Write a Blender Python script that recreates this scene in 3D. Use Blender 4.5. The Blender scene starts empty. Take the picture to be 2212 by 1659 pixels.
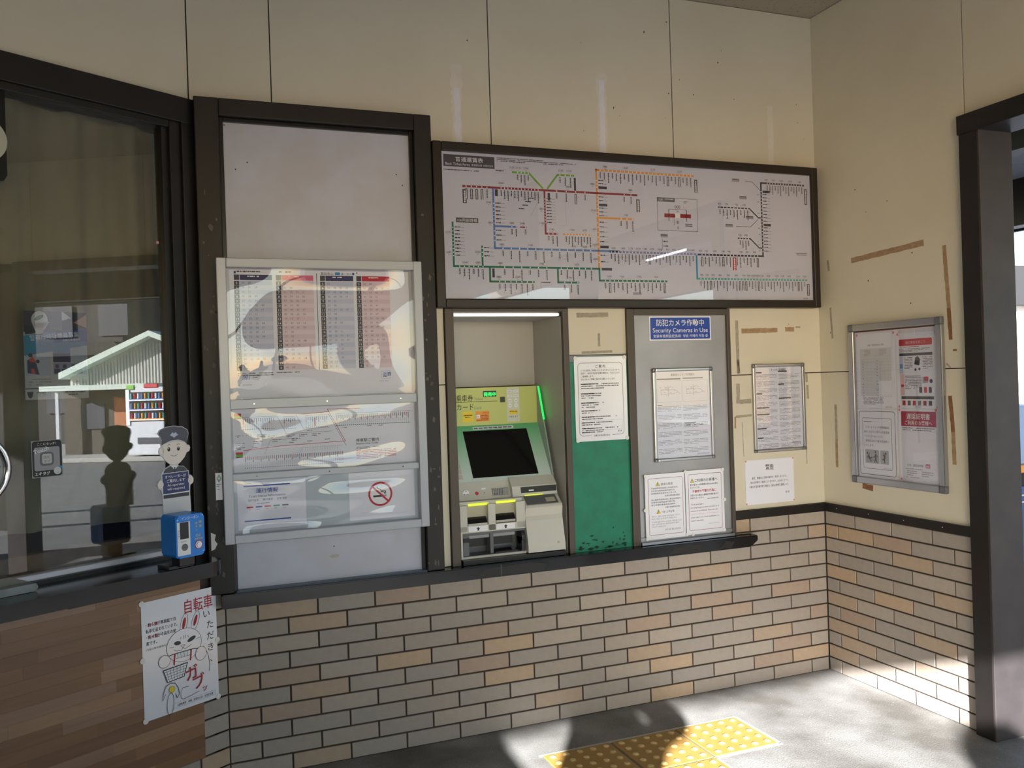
import bpy, bmesh, math, random
from mathutils import Vector, Matrix
random.seed(7)
C = bpy.context.scene.collection
S = bpy.context.scene
PI = math.pi

# ------------------------------------------------------------------ camera
cam_d = bpy.data.cameras.new('camera'); cam = bpy.data.objects.new('camera', cam_d); C.objects.link(cam)
YAW, PIT, ROL = -0.37174, -0.00403, 0.032185
Rz = Matrix.Rotation(YAW, 3, 'Z'); Rx = Matrix.Rotation(PIT, 3, 'X'); Ry = Matrix.Rotation(ROL, 3, 'Y')
Rc = Rz @ Rx @ Ry
M3 = Matrix((Rc.col[0], Rc.col[2], -Rc.col[1])).transposed()
cam.matrix_world = Matrix.Translation((-3.09606, -3.58904, 1.53128)) @ M3.to_4x4()
cam_d.sensor_fit = 'HORIZONTAL'; cam_d.sensor_width = 36; cam_d.lens = 36 * 1886.386 / 2212
cam_d.clip_start = 0.02; cam_d.clip_end = 500
S.camera = cam

# ------------------------------------------------------------------ sky, sun, exposure
w = bpy.data.worlds.new('world'); S.world = w; w.use_nodes = True
nt = w.node_tree; nt.nodes.clear()
wo = nt.nodes.new('ShaderNodeOutputWorld'); bg = nt.nodes.new('ShaderNodeBackground'); sk = nt.nodes.new('ShaderNodeTexSky')
sk.sky_type = 'NISHITA'; sk.sun_disc = False; sk.sun_elevation = math.radians(18.4); sk.sun_rotation = PI + math.atan(.48)
sk.air_density = 1.0; sk.dust_density = 0.5; sk.ozone_density = 1.6
bg.inputs[1].default_value = 0.44
nt.links.new(sk.outputs[0], bg.inputs[0]); nt.links.new(bg.outputs[0], wo.inputs[0])
sd = bpy.data.lights.new('sun', 'SUN'); sd.energy = 25.0; sd.angle = math.radians(.6); sd.color = (1, .99, .98)
so = bpy.data.objects.new('sun', sd); C.objects.link(so)
so.rotation_euler = Vector((.48, 1, -.37)).to_track_quat('-Z', 'Y').to_euler(); so.location = (-4, -12, 6)
S.view_settings.view_transform = 'Standard'; S.view_settings.look = 'None'
S.view_settings.gamma = 1; S.view_settings.use_curve_mapping = False
S.view_settings.exposure = 0.30
S.cycles.max_bounces = 10; S.cycles.diffuse_bounces = 6; S.cycles.glossy_bounces = 5; S.cycles.transparent_max_bounces = 16
S.cycles.use_denoising = True; S.cycles.sample_clamp_indirect = 6

# ------------------------------------------------------------------ materials
def lin(c):
    c = c / 255
    return c / 12.92 if c <= .04045 else ((c + .055) / 1.055) ** 2.4
def rgb(t): return (lin(t[0]), lin(t[1]), lin(t[2]), 1)
MATS = {}
def mat(name, col, rough=.6, metal=0, noise=0, scale=8, col2=None, bump=0, bscale=60, emit=0, spec=.5, coat=0):
    if name in MATS: return MATS[name]
    m = bpy.data.materials.new(name); m.use_nodes = True; n = m.node_tree; b = n.nodes['Principled BSDF']
    b.inputs['Base Color'].default_value = rgb(col); b.inputs['Roughness'].default_value = rough
    b.inputs['Metallic'].default_value = metal; b.inputs['Specular IOR Level'].default_value = spec
    if coat: b.inputs['Coat Weight'].default_value = coat; b.inputs['Coat Roughness'].default_value = .1
    if noise or bump: tc = n.nodes.new('ShaderNodeTexCoord')
    if noise:
        t = n.nodes.new('ShaderNodeTexNoise'); t.inputs['Scale'].default_value = scale; t.inputs['Detail'].default_value = 6
        r = n.nodes.new('ShaderNodeValToRGB'); r.color_ramp.elements[0].position = .5 - noise / 2; r.color_ramp.elements[1].position = .5 + noise / 2
        r.color_ramp.elements[0].color = rgb(col2 or [x * .85 for x in col]); r.color_ramp.elements[1].color = rgb(col)
        n.links.new(tc.outputs['Object'], t.inputs['Vector']); n.links.new(t.outputs['Fac'], r.inputs[0]); n.links.new(r.outputs[0], b.inputs['Base Color'])
    if bump:
        t2 = n.nodes.new('ShaderNodeTexNoise'); t2.inputs['Scale'].default_value = bscale; t2.inputs['Detail'].default_value = 4
        bp = n.nodes.new('ShaderNodeBump'); bp.inputs['Strength'].default_value = bump; bp.inputs['Distance'].default_value = .002
        n.links.new(tc.outputs['Object'], t2.inputs['Vector']); n.links.new(t2.outputs['Fac'], bp.inputs['Height']); n.links.new(bp.outputs[0], b.inputs['Normal'])
    if emit:
        b.inputs['Emission Color'].default_value = rgb(col); b.inputs['Emission Strength'].default_value = emit
    MATS[name] = m; return m
def ramp_random(name, stops, rough=.7, bump=.15, bscale=90, mottling=.12):
    """colour picked per object from its own random number, with fine mottling"""
    m = bpy.data.materials.new(name); m.use_nodes = True; n = m.node_tree; b = n.nodes['Principled BSDF']; b.inputs['Roughness'].default_value = rough
    oi = n.nodes.new('ShaderNodeObjectInfo'); r = n.nodes.new('ShaderNodeValToRGB'); r.color_ramp.interpolation = 'CONSTANT'
    while len(r.color_ramp.elements) < len(stops): r.color_ramp.elements.new(.5)
    for e, (p, c) in zip(r.color_ramp.elements, stops): e.position = p; e.color = rgb(c)
    tc = n.nodes.new('ShaderNodeTexCoord'); t = n.nodes.new('ShaderNodeTexNoise'); t.inputs['Scale'].default_value = 30; t.inputs['Detail'].default_value = 8
    mp = n.nodes.new('ShaderNodeMapRange'); mp.inputs[3].default_value = 1 - mottling; mp.inputs[4].default_value = 1 + mottling
    hs = n.nodes.new('ShaderNodeHueSaturation')
    n.links.new(oi.outputs['Random'], r.inputs[0]); n.links.new(tc.outputs['Object'], t.inputs['Vector']); n.links.new(t.outputs['Fac'], mp.inputs[0])
    n.links.new(mp.outputs[0], hs.inputs['Value']); n.links.new(r.outputs[0], hs.inputs['Color']); n.links.new(hs.outputs[0], b.inputs['Base Color'])
    t2 = n.nodes.new('ShaderNodeTexNoise'); t2.inputs['Scale'].default_value = bscale
    bp = n.nodes.new('ShaderNodeBump'); bp.inputs['Strength'].default_value = bump; bp.inputs['Distance'].default_value = .002
    n.links.new(tc.outputs['Object'], t2.inputs['Vector']); n.links.new(t2.outputs['Fac'], bp.inputs['Height']); n.links.new(bp.outputs[0], b.inputs['Normal'])
    return m
def glassmat(name, tint=(1, 1, 1, 1), ior=1.5, rough=0.0):
    m = bpy.data.materials.new(name); m.use_nodes = True; n = m.node_tree; n.nodes.clear()
    o = n.nodes.new('ShaderNodeOutputMaterial'); mx = n.nodes.new('ShaderNodeMixShader'); tr = n.nodes.new('ShaderNodeBsdfTransparent')
    gl = n.nodes.new('ShaderNodeBsdfGlossy'); fr = n.nodes.new('ShaderNodeFresnel'); fr.inputs[0].default_value = ior
    gl.inputs['Roughness'].default_value = rough; tr.inputs[0].default_value = tint
    ge = n.nodes.new('ShaderNodeNewGeometry'); mi = n.nodes.new('ShaderNodeMapRange'); mi.inputs[3].default_value = ior; mi.inputs[4].default_value = 1 / ior
    n.links.new(ge.outputs['Backfacing'], mi.inputs[0]); n.links.new(mi.outputs[0], fr.inputs[0])   # same reflectance from both faces of the sheet
    n.links.new(fr.outputs[0], mx.inputs[0]); n.links.new(tr.outputs[0], mx.inputs[1]); n.links.new(gl.outputs[0], mx.inputs[2]); n.links.new(mx.outputs[0], o.inputs[0])
    return m
M_cream = mat('cream_board', (213, 208, 192), .55, noise=.5, scale=2.2, col2=(204, 198, 180), bump=.1, bscale=40)
M_dark = mat('dark_brown_paint', (27, 22, 21), .45, noise=.4, scale=9, col2=(17, 14, 14), bump=.12, bscale=30)
M_worn = mat('worn_dark_wood', (17, 14, 14), .5, noise=.5, scale=16, col2=(30, 25, 24), bump=.2, bscale=50)
M_joint = mat('joint_dark', (52, 45, 38), .9)
M_grout = mat('grout', (66, 56, 50), .95)
M_tile = ramp_random('wall_tile', [(0, (162, 152, 142)), (.22, (156, 148, 141)), (.44, (168, 158, 147)), (.62, (158, 150, 142)), (.76, (172, 153, 134)), (.86, (166, 147, 132)), (.93, (180, 158, 134))])
M_stone = mat('black_stone', (30, 30, 34), .16, noise=.3, scale=12, col2=(18, 18, 21), bump=.04)
M_conc = None
M_white = mat('white_paint', (205, 207, 214), .45)
M_wboard = mat('white_board', (190, 194, 212), .35, noise=.25, scale=5, col2=(184, 186, 198))
M_paper = mat('paper', (226, 229, 242), .5)
M_lam = mat('laminated_paper', (232, 235, 246), .2, spec=1.0, coat=.5)
M_casefr = mat('case_frame', (174, 179, 190), .35, metal=.2)
M_alu = mat('aluminium', (170, 172, 178), .28, metal=.9)
M_alud = mat('aluminium_corner', (120, 122, 128), .4, metal=.6)
M_steel = mat('brushed_steel', (178, 178, 182), .42, metal=.55, noise=.6, scale=4, col2=(150, 150, 155))
M_green = mat('green_panel', (4, 128, 98), .35, noise=.3, scale=12, col2=(3, 112, 86))
M_nframe = mat('niche_frame', (84, 76, 70), .45, metal=.3)
M_nin = mat('niche_inside', (180, 180, 178), .5)
M_black = mat('black_plastic', (14, 14, 16), .3)
M_screen = mat('screen_off', (12, 13, 15), .12)
M_mach = mat('machine_beige', (200, 200, 192), .4)
M_machg = mat('machine_grey', (96, 100, 106), .4)
M_chrome = mat('chrome', (215, 215, 220), .12, metal=1)
M_glass = glassmat('window_glass', (.84, .85, .83, 1), 2.1)
M_acry = glassmat('acrylic', (.97, .97, .98, 1), 1.65, .01)
M_ink = mat('ink_black', (28, 28, 34), .5)
M_inkg = mat('ink_grey', (110, 112, 122), .5)
M_inkl = mat('ink_light', (160, 160, 170), .5)
M_red = mat('ink_red', (190, 24, 52), .5)
M_redd = mat('ink_dark_red', (148, 20, 44), .5)
M_pink = mat('ink_pink', (228, 190, 200), .5)
M_blue = mat('ink_blue', (26, 74, 168), .5)
M_navy = mat('ink_navy', (44, 44, 96), .5)
M_skyb = mat('ink_sky', (90, 134, 196), .5)
M_lblue = mat('ink_pale_blue', (186, 196, 224), .5)
M_dgrn = mat('ink_green', (20, 122, 92), .5)
M_lgrn = mat('ink_lime', (120, 184, 62), .5)
M_org = mat('ink_orange', (238, 158, 54), .5)
M_teal = mat('ink_teal', (92, 176, 172), .5)
M_cyan = mat('ink_cyan', (24, 146, 196), .5)
M_slate = mat('ink_slate', (62, 62, 74), .5)
M_yel = mat('ink_yellow', (236, 208, 44), .5)
M_wink = mat('ink_white', (236, 238, 244), .5)
M_pinw = mat('white_corner_tab', (224, 224, 222), .4)
M_skin = mat('skin', (205, 160, 132), .5)

# ------------------------------------------------------------------ wall frames: local (u along wall to the viewer's right, v up, w out of the wall)
FB = Matrix(((1, 0, 0, 0), (0, 0, -1, 0), (0, 1, 0, 0), (0, 0, 0, 1)))
FR = Matrix(((0, 0, -1, 0), (-1, 0, 0, 0), (0, 1, 0, 0), (0, 0, 0, 1)))
A31 = math.radians(31)
FL = Matrix(((math.cos(A31), 0, math.sin(A31), -3.0), (math.sin(A31), 0, -math.cos(A31), 0), (0, 1, 0, 0), (0, 0, 0, 1)))
FF = Matrix.Identity(4)                       # plain world axes
ORG = {}
def empty(name, F, o, label=None, cat=None, group=None, kind=None):
    e = bpy.data.objects.new(name, None); C.objects.link(e); e.empty_display_size = .05
    e.matrix_world = F @ Matrix.Translation(o); ORG[e.name] = Vector(o)
    return tag(e, label, cat, group, kind)
def tag(e, label=None, cat=None, group=None, kind=None):
    if label: e['label'] = label
    if cat: e['category'] = cat
    if group: e['group'] = group
    if kind: e['kind'] = kind
    return e
class G:
    """collects shapes in wall coordinates, then links them as one mesh object"""
    def __init__(s): s.bm = bmesh.new()
    def verts(s, ps): return [s.bm.verts.new(p) for p in ps]
    def box(s, u0, u1, v0, v1, w0, w1, bev=0):
        vs = s.verts([(u, v, w) for w in (w0, w1) for v in (v0, v1) for u in (u0, u1)])
        fs = [s.bm.faces.new([vs[i] for i in q]) for q in ((0, 2, 3, 1), (4, 5, 7, 6), (0, 1, 5, 4), (2, 6, 7, 3), (0, 4, 6, 2), (1, 3, 7, 5))]
        if bev: bmesh.ops.bevel(s.bm, geom=list({e for f in fs for e in f.edges}), offset=bev, segments=2, affect='EDGES', profile=.5)
        return s
    def prism(s, pts, w0, w1):
        """outline in (u, v), extruded along w"""
        a = s.verts([(p[0], p[1], w0) for p in pts]); b = s.verts([(p[0], p[1], w1) for p in pts]); n = len(pts)
        s.bm.faces.new(a[::-1]); s.bm.faces.new(b)
        for i in range(n): s.bm.faces.new([a[i], a[(i + 1) % n], b[(i + 1) % n], b[i]])
        return s
    def side(s, pts, u0, u1):
        """outline in (w, v), extruded along u"""
        a = s.verts([(u0, p[1], p[0]) for p in pts]); b = s.verts([(u1, p[1], p[0]) for p in pts]); n = len(pts)
        s.bm.faces.new(a); s.bm.faces.new(b[::-1])
        for i in range(n): s.bm.faces.new([a[(i + 1) % n], a[i], b[i], b[(i + 1) % n]])
        return s
    def quad(s, ps): s.bm.faces.new(s.verts(ps)); return s
    def cyl(s, c, r, w0, w1, n=24, ax=2, r2=None):
        r2 = r if r2 is None else r2
        def P(k, rr, w):
            a = 2 * PI * k / n; x, y = rr * math.cos(a), rr * math.sin(a)
            if ax == 2: return (c[0] + x, c[1] + y, w)
            if ax == 1: return (c[0] + x, w, c[1] + y)
            return (w, c[0] + x, c[1] + y)
        a = s.verts([P(k, r, w0) for k in range(n)]); b = s.verts([P(k, r2, w1) for k in range(n)])
        s.bm.faces.new(a[::-1]); s.bm.faces.new(b)
        for i in range(n): s.bm.faces.new([a[i], a[(i + 1) % n], b[(i + 1) % n], b[i]])
        return s
    def torus(s, c, R, r, w, n=40, m=10):
        ring = [s.verts([(c[0] + (R + r * math.cos(2 * PI * j / m)) * math.cos(2 * PI * i / n), c[1] + (R + r * math.cos(2 * PI * j / m)) * math.sin(2 * PI * i / n), w + r * math.sin(2 * PI * j / m)) for j in range(m)]) for i in range(n)]
        for i in range(n):
            for j in range(m): s.bm.faces.new([ring[i][j], ring[(i + 1) % n][j], ring[(i + 1) % n][(j + 1) % m], ring[i][(j + 1) % m]])
        return s
    def build(s, name, m, parent=None, F=FB, o=None, smooth=False):
        bmesh.ops.recalc_face_normals(s.bm, faces=s.bm.faces)
        if parent is not None: o = ORG[parent.name]
        elif o is None:
            xs = [v.co for v in s.bm.verts]; o = Vector((sum(p[k] for p in xs) / len(xs) for k in range(3)))
        o = Vector(o)
        for v in s.bm.verts: v.co -= o
        me = bpy.data.meshes.new(name); s.bm.to_mesh(me); s.bm.free()
        for mm in (m if isinstance(m, (list, tuple)) else [m]): me.materials.append(mm)
        if smooth:
            for p in me.polygons: p.use_smooth = True
        ob = bpy.data.objects.new(name, me); C.objects.link(ob)
        if parent is not None: ob.parent = parent; ORG[ob.name] = Vector(o)
        else: ob.matrix_world = F @ Matrix.Translation(o); ORG[ob.name] = o
        return ob
def sub(parent_obj, ob):
    """make ob (built under the thing) a sub-part of parent_obj: both share the same local origin"""
    ob.parent = parent_obj; ORG[ob.name] = ORG[parent_obj.name]; return ob

# ------------------------------------------------------------------ flat print
_tc = {}
def text2d(t, bold=False):
    k = (t, bold)
    if k in _tc: return _tc[k]
    cu = bpy.data.curves.new('t', 'FONT'); cu.body = t; cu.size = 1; cu.resolution_u = 2; cu.fill_mode = 'FRONT'
    if bold: cu.offset = .007
    ob = bpy.data.objects.new('t', cu); me = bpy.data.meshes.new_from_object(ob)
    vs = [(v.co.x, v.co.y) for v in me.vertices]; fs = [tuple(p.vertices) for p in me.polygons]
    bpy.data.objects.remove(ob); bpy.data.curves.remove(cu); bpy.data.meshes.remove(me)
    _tc[k] = (vs, fs); return _tc[k]
class Print:
    """ink on a sheet, one mesh per name and colour; the sheet's face is at height w"""
    def __init__(s, parent, w, F=FB): s.p = parent; s.w = w; s.F = F; s.d = {}
    def _g(s, m, name):
        if (m.name, name) not in s.d: s.d[(m.name, name)] = (m, [], [])
        return s.d[(m.name, name)]
    def poly(s, m, pts, l=1, name='colour_block'):
        _, V, P = s._g(m, name); i = len(V); V += [(p[0], p[1], s.w + l * .0004) for p in pts]; P.append(tuple(range(i, i + len(pts)))); return s
    def rect(s, m, u0, v0, u1, v1, l=1, name='colour_block'): return s.poly(m, [(u0, v0), (u1, v0), (u1, v1), (u0, v1)], l, name)
    def disc(s, m, u, v, r, l=1, n=20, ry=None, rot=0, name='colour_block'):
        ry = ry or r; c, q = math.cos(rot), math.sin(rot)
        return s.poly(m, [(u + r * math.cos(a) * c - ry * math.sin(a) * q, v + r * math.cos(a) * q + ry * math.sin(a) * c) for a in [2 * PI * k / n for k in range(n)]], l, name)
    def rrect(s, m, u0, v0, u1, v1, r, l=1, name='colour_block'): return s.poly(m, rr(u0, v0, u1, v1, r), l, name)
    def line(s, m, pts, wd, l=1, closed=False, name='drawn_line'):
        pts = [Vector(p) for p in pts]; n = len(pts)
        if closed: pts = pts + [pts[0]]; n += 1
        L, R = [], []
        for i in range(n):
            a = pts[i - 1] if i > 0 else (pts[-2] if closed else None); b = pts[i + 1] if i < n - 1 else (pts[1] if closed else None)
            d1 = (pts[i] - a).normalized() if a is not None and (pts[i] - a).length > 1e-9 else None
            d2 = (b - pts[i]).normalized() if b is not None and (b - pts[i]).length > 1e-9 else None
            d = (d1 + d2) if d1 is not None and d2 is not None else (d1 or d2 or Vector((1, 0)))
            if d.length < 1e-6: d = d1
            d = d.normalized(); nn = Vector((-d.y, d.x)); k = 1.0
            if d1 is not None: k = 1 / max(.5, abs(nn.dot(Vector((-d1.y, d1.x)))))
            L.append(pts[i] + nn * wd / 2 * k); R.append(pts[i] - nn * wd / 2 * k)
        for i in range(n - 1): s.poly(m, [L[i], R[i], R[i + 1], L[i + 1]], l, name)
        return s
    def text(s, m, t, u, v, size, al='l', l=2, sx=1.0, bold=False, rot=0, width=None, name='lettering'):
        vs, fs = text2d(t, bold)
        if not vs: return s
        x0 = min(p[0] for p in vs); x1 = max(p[0] for p in vs)
        if width: sx = width / max(1e-6, (x1 - x0) * size)
        off = {'l': x0, 'c': (x0 + x1) / 2, 'r': x1}[al]
        _, V, P = s._g(m, name); i = len(V); c, q = math.cos(rot), math.sin(rot)
        for x, y in vs:
            a, b = (x - off) * size * sx, y * size; V.append((u + a * c - b * q, v + a * q + b * c, s.w + l * .0004))
        for f in fs: P.append(tuple(i + k for k in f))
        return s
    def vtext(s, m, t, u, v, size, l=2, pitch=1.05, bold=False):
        for k, ch in enumerate(t): s.text(m, ch, u, v - k * size * pitch, size, 'c', l, bold=bold)
        return s
    def small(s, m, u0, v0, u1, lh, n, seed=0, fill=.85, last=.6, l=1, cw=None, name='small_print'):
        """rows of print too small to read: broken dashes"""
        rnd = random.Random(seed * 7919 + int(abs(u0) * 1e4)); cw = cw or lh * .55
        for k in range(n):
            u = u0; end = u1 if k < n - 1 else u0 + (u1 - u0) * last; v = v0 - k * lh
            while u < end:
                wd = cw * rnd.choice((.7, .8, 1.7, 2.6))
                if rnd.random() < fill: s.rect(m, u, v - lh * rnd.uniform(.40, .52), min(u + wd, end), v, l, name)
                u += wd + cw * .3
        return s
    def vsmall(s, m, u, v, h, wd, l=1, seed=0, name='small_print'):
        rnd = random.Random(seed); y = v
        while y > v - h:
            a = wd * rnd.uniform(.7, 1.1); s.rect(m, u - wd / 2 * rnd.uniform(.7, 1), y - a, u + wd / 2 * rnd.uniform(.7, 1), y, l, name); y -= a * 1.25
        return s
    def done(s):
        for (mn, name), (m, V, P) in s.d.items():
            o = ORG[s.p.name]; me = bpy.data.meshes.new(name)
            me.from_pydata([(a - o.x, b - o.y, c - o.z) for a, b, c in V], [], P); me.materials.append(m)
            ob = bpy.data.objects.new(name, me); C.objects.link(ob); ob.parent = s.p
            if len(P) > 1: ob['kind'] = 'stuff'
def rr(u0, v0, u1, v1, r, n=5):
    out = []
    for cx, cy, a0 in ((u1 - r, v1 - r, 0), (u0 + r, v1 - r, PI / 2), (u0 + r, v0 + r, PI), (u1 - r, v0 + r, 3 * PI / 2)):
        out += [(cx + r * math.cos(a0 + PI / 2 * k / n), cy + r * math.sin(a0 + PI / 2 * k / n)) for k in range(n + 1)]
    return out
def sheet(name, label, cat, F, u0, v0, u1, v1, w, m=None, th=.0012, group=None, tilt=None):
    """a flat paper thing: its own mesh is the sheet, its print are children; returns (object, Print)"""
    g = G(); g.box(u0, u1, v0, v1, w, w + th)
    ob = g.build(name, m or M_paper, None, F, (u0, v0, w)); tag(ob, label, cat, group)
    return ob, Print(ob, w + th, F)

# ================================================================== SETTING
def floor_material():
    m = bpy.data.materials.new('worn_asphalt_floor'); m.use_nodes = True; n = m.node_tree; b = n.nodes['Principled BSDF']; b.inputs['Roughness'].default_value = .75
    tc = n.nodes.new('ShaderNodeTexCoord'); a = n.nodes.new('ShaderNodeTexNoise'); a.inputs['Scale'].default_value = 2.4; a.inputs['Detail'].default_value = 5
    r = n.nodes.new('ShaderNodeValToRGB'); r.color_ramp.elements[0].position = .36; r.color_ramp.elements[0].color = rgb((108, 105, 100)); r.color_ramp.elements[1].position = .6; r.color_ramp.elements[1].color = rgb((154, 153, 151))
    g = n.nodes.new('ShaderNodeTexNoise'); g.inputs['Scale'].default_value = 160; g.inputs['Detail'].default_value = 3
    r2 = n.nodes.new('ShaderNodeValToRGB'); r2.color_ramp.elements[0].position = .35; r2.color_ramp.elements[0].color = (.78, .78, .78, 1); r2.color_ramp.elements[1].position = .7; r2.color_ramp.elements[1].color = (1.1, 1.1, 1.1, 1)
    mx = n.nodes.new('ShaderNodeMix'); mx.data_type = 'RGBA'; mx.blend_type = 'MULTIPLY'; mx.inputs[0].default_value = 1
    v = n.nodes.new('ShaderNodeTexVoronoi'); v.inputs['Scale'].default_value = 26
    r3 = n.nodes.new('ShaderNodeValToRGB'); r3.color_ramp.elements[0].position = .035; r3.color_ramp.elements[0].color = (1, 1, 1, 1); r3.color_ramp.elements[1].position = .06; r3.color_ramp.elements[1].color = (0, 0, 0, 1)
    mx2 = n.nodes.new('ShaderNodeMix'); mx2.data_type = 'RGBA'; mx2.inputs[7].default_value = rgb((215, 214, 208))
    for t in (a, g, v): n.links.new(tc.outputs['Object'], t.inputs['Vector'])
    n.links.new(a.outputs['Fac'], r.inputs[0]); n.links.new(g.outputs['Fac'], r2.inputs[0]); n.links.new(r.outputs[0], mx.inputs[6]); n.links.new(r2.outputs[0], mx.inputs[7])
    n.links.new(v.outputs['Distance'], r3.inputs[0]); n.links.new(r3.outputs[0], mx2.inputs[0]); n.links.new(mx.outputs[2], mx2.inputs[6]); n.links.new(mx2.outputs[2], b.inputs['Base Color'])
    bp = n.nodes.new('ShaderNodeBump'); bp.inputs['Strength'].default_value = .35; bp.inputs['Distance'].default_value = .004
    n.links.new(g.outputs['Fac'], bp.inputs['Height']); n.links.new(bp.outputs[0], b.inputs['Normal'])
    return m
M_conc = floor_material()
g = G(); g.box(-13, .2, -9, .05, -.12, 0); floor = g.build('floor', M_conc, None, FF, (0, 0, 0)); tag(floor, kind='structure')
g = G(); g.box(.2, 40, -30, 26, -.14, -.005); g.box(-13, .2, -40, -9, -.14, -.005)
o = g.build('ground', mat('asphalt_road', (128, 126, 124), .85, noise=.4, scale=3, col2=(106, 104, 102), bump=.3, bscale=90), None, FF, (0, 0, 0)); tag(o, kind='structure')
# speckled plaster ceiling
def ceiling_material():
    m = bpy.data.materials.new('speckled_ceiling_board'); m.use_nodes = True; n = m.node_tree; b = n.nodes['Principled BSDF']; b.inputs['Roughness'].default_value = .9
    tc = n.nodes.new('ShaderNodeTexCoord'); v = n.nodes.new('ShaderNodeTexVoronoi'); v.inputs['Scale'].default_value = 38; v.inputs['Randomness'].default_value = 1
    r = n.nodes.new('ShaderNodeValToRGB'); r.color_ramp.elements[0].position = .12; r.color_ramp.elements[0].color = rgb((110, 100, 84)); r.color_ramp.elements[1].position = .24; r.color_ramp.elements[1].color = rgb((160, 153, 138))
    nz = n.nodes.new('ShaderNodeTexNoise'); nz.inputs['Scale'].default_value = 9; mx = n.nodes.new('ShaderNodeMix'); mx.data_type = 'RGBA'; mx.inputs[7].default_value = rgb((160, 153, 138))
    n.links.new(tc.outputs['Object'], v.inputs['Vector']); n.links.new(tc.outputs['Object'], nz.inputs['Vector']); n.links.new(v.outputs['Distance'], r.inputs[0]); n.links.new(nz.outputs['Fac'], mx.inputs[0])
    n.links.new(r.outputs[0], mx.inputs[6]); n.links.new(mx.outputs[2], b.inputs['Base Color']); return m
g = G(); g.box(-13, .16, -7.2, .2, 3.332, 3.45); o = g.build('ceiling', ceiling_material(), None, FF, (0, 0, 3.33)); tag(o, kind='structure')

# ---- back wall body with the niche left open
wb = empty('wall_back', FB, (0, 0, 0), kind='structure')
g = G(); NB = -.006
for u0, u1, v0, v1 in ((-3.05, -1.963, 0, 3.34), (-1.446, .16, 0, 3.34), (-1.963, -1.446, 0, .700), (-1.963, -1.446, 1.842, 3.34)): g.box(u0, u1, v0, v1, -.12, NB)
g.build('backing', M_grout, wb)
def panels(parent, lst, m=M_cream):
    for u0, u1, v0, v1 in lst:
        g = G(); g.box(u0 + .0022, u1 - .0022, v0 + .0022, v1 - .0022, NB, 0.0, bev=.0012); g.build('panel', m, parent)
panels(wb, [(-3.0, -2.688, 1.87, 3.332), (-2.688, -1.757, 1.87, 3.332), (-1.757, -.832, 1.87, 3.332), (-.832, .004, 1.87, 3.332),
            (-2.08, -2.001, 1.522, 1.87), (-2.08, -2.001, .742, 1.522), (-1.420, -1.116, 1.636, 1.87), (-.560, .004, 1.522, 1.87), (-.560, .004, .855, 1.522)])
TL_, TH_ = .2345, .068
tmesh = {}
def tile_mesh(wd, ht):
    k = (round(wd, 4), round(ht, 4))
    if k in tmesh: return tmesh[k]
    c = .0016; V = [(0, 0, NB), (wd, 0, NB), (wd, ht, NB), (0, ht, NB), (0, 0, -c), (wd, 0, -c), (wd, ht, -c), (0, ht, -c), (c, c, 0), (wd - c, c, 0), (wd - c, ht - c, 0), (c, ht - c, 0)]
    P = [(0, 1, 5, 4), (1, 2, 6, 5), (2, 3, 7, 6), (3, 0, 4, 7), (4, 5, 9, 8), (5, 6, 10, 9), (6, 7, 11, 10), (7, 4, 8, 11), (8, 9, 10, 11)]
    me = bpy.data.meshes.new('tile'); me.from_pydata(V, [], P); me.materials.append(M_tile); tmesh[k] = me; return me
def lay_tiles(parent, u_from, u_to, joints, rows, F_off=0.0):
    """joints(row) gives the joint positions; every tile is an object of its own under the wall"""
    J = .0035
    for r in rows:
        v0 = (12 - r) * TH_; v1 = v0 + TH_
        js = sorted([x for x in joints(r) if u_from + .012 < x < u_to - .012] + [u_from, u_to])
        for a, b in zip(js, js[1:]):
            if b - a < .02: continue
            ob = bpy.data.objects.new('tile', tile_mesh(b - a - 2 * J, v1 - v0 - 2 * J)); C.objects.link(ob); ob.parent = parent
            ob.location = (a + J, v0 + J, F_off + random.uniform(-.0006, .0004))
back_j = lambda r: [.008 - k * TL_ - (0 if r % 2 else TL_ / 2) for k in range(-1, 15)]
lay_tiles(wb, -2.928, 0.0, back_j, range(3, 13))
lay_tiles(wb, -.555, 0.0, back_j, range(1, 3))
# sliver course under the stone ledge
for a, b in zip(sorted(back_j(2)), sorted(back_j(2))[1:]):
    a2, b2 = max(a, -2.928), min(b, -.49)
    if b2 - a2 > .03:
        ob = bpy.data.objects.new('tile', tile_mesh(b2 - a2 - .007, .030)); C.objects.link(ob); ob.parent = wb; ob.location = (a2 + .0035, .6835, 0)

# ---- right wall
wr = empty('wall_right', FR, (0, 0, 0), kind='structure')
g = G(); g.box(0, .985, 0, 3.34, -.155, NB); g.box(.985, 7.2, 2.56, 3.34, -.155, NB); g.build('backing', M_grout, wr)
panels(wr, [(-.002, .905, 1.522, 3.332), (-.002, .905, .855, 1.522), (.905, 1.83, 2.555, 3.332), (1.83, 2.755, 2.555, 3.332), (2.755, 3.68, 2.555, 3.332)])
lay_tiles(wr, 0.0, .905, lambda r: [.205 + k * .2335 - (0 if r % 2 else .1168) for k in range(0, 5)], range(1, 13))
# ---- dark rails above the tiles
g = G(); g.box(-.556, -.002, .814, .856, 0, .014, bev=.002); o = g.build('trim_1', M_dark, None, FB, (-.28, .83, 0)); tag(o, kind='structure')
g = G(); g.box(.0, .905, .816, .858, 0, .014, bev=.002); o = g.build('trim_2', M_dark, None, FR, (.4, .83, 0)); tag(o, kind='structure')
for k in range(4):
    g = G(); g.cyl((.10 + .215 * k, .838), .0022, .0135, .0155, 8); t = g.build('nail_head', M_wink, o)

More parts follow.
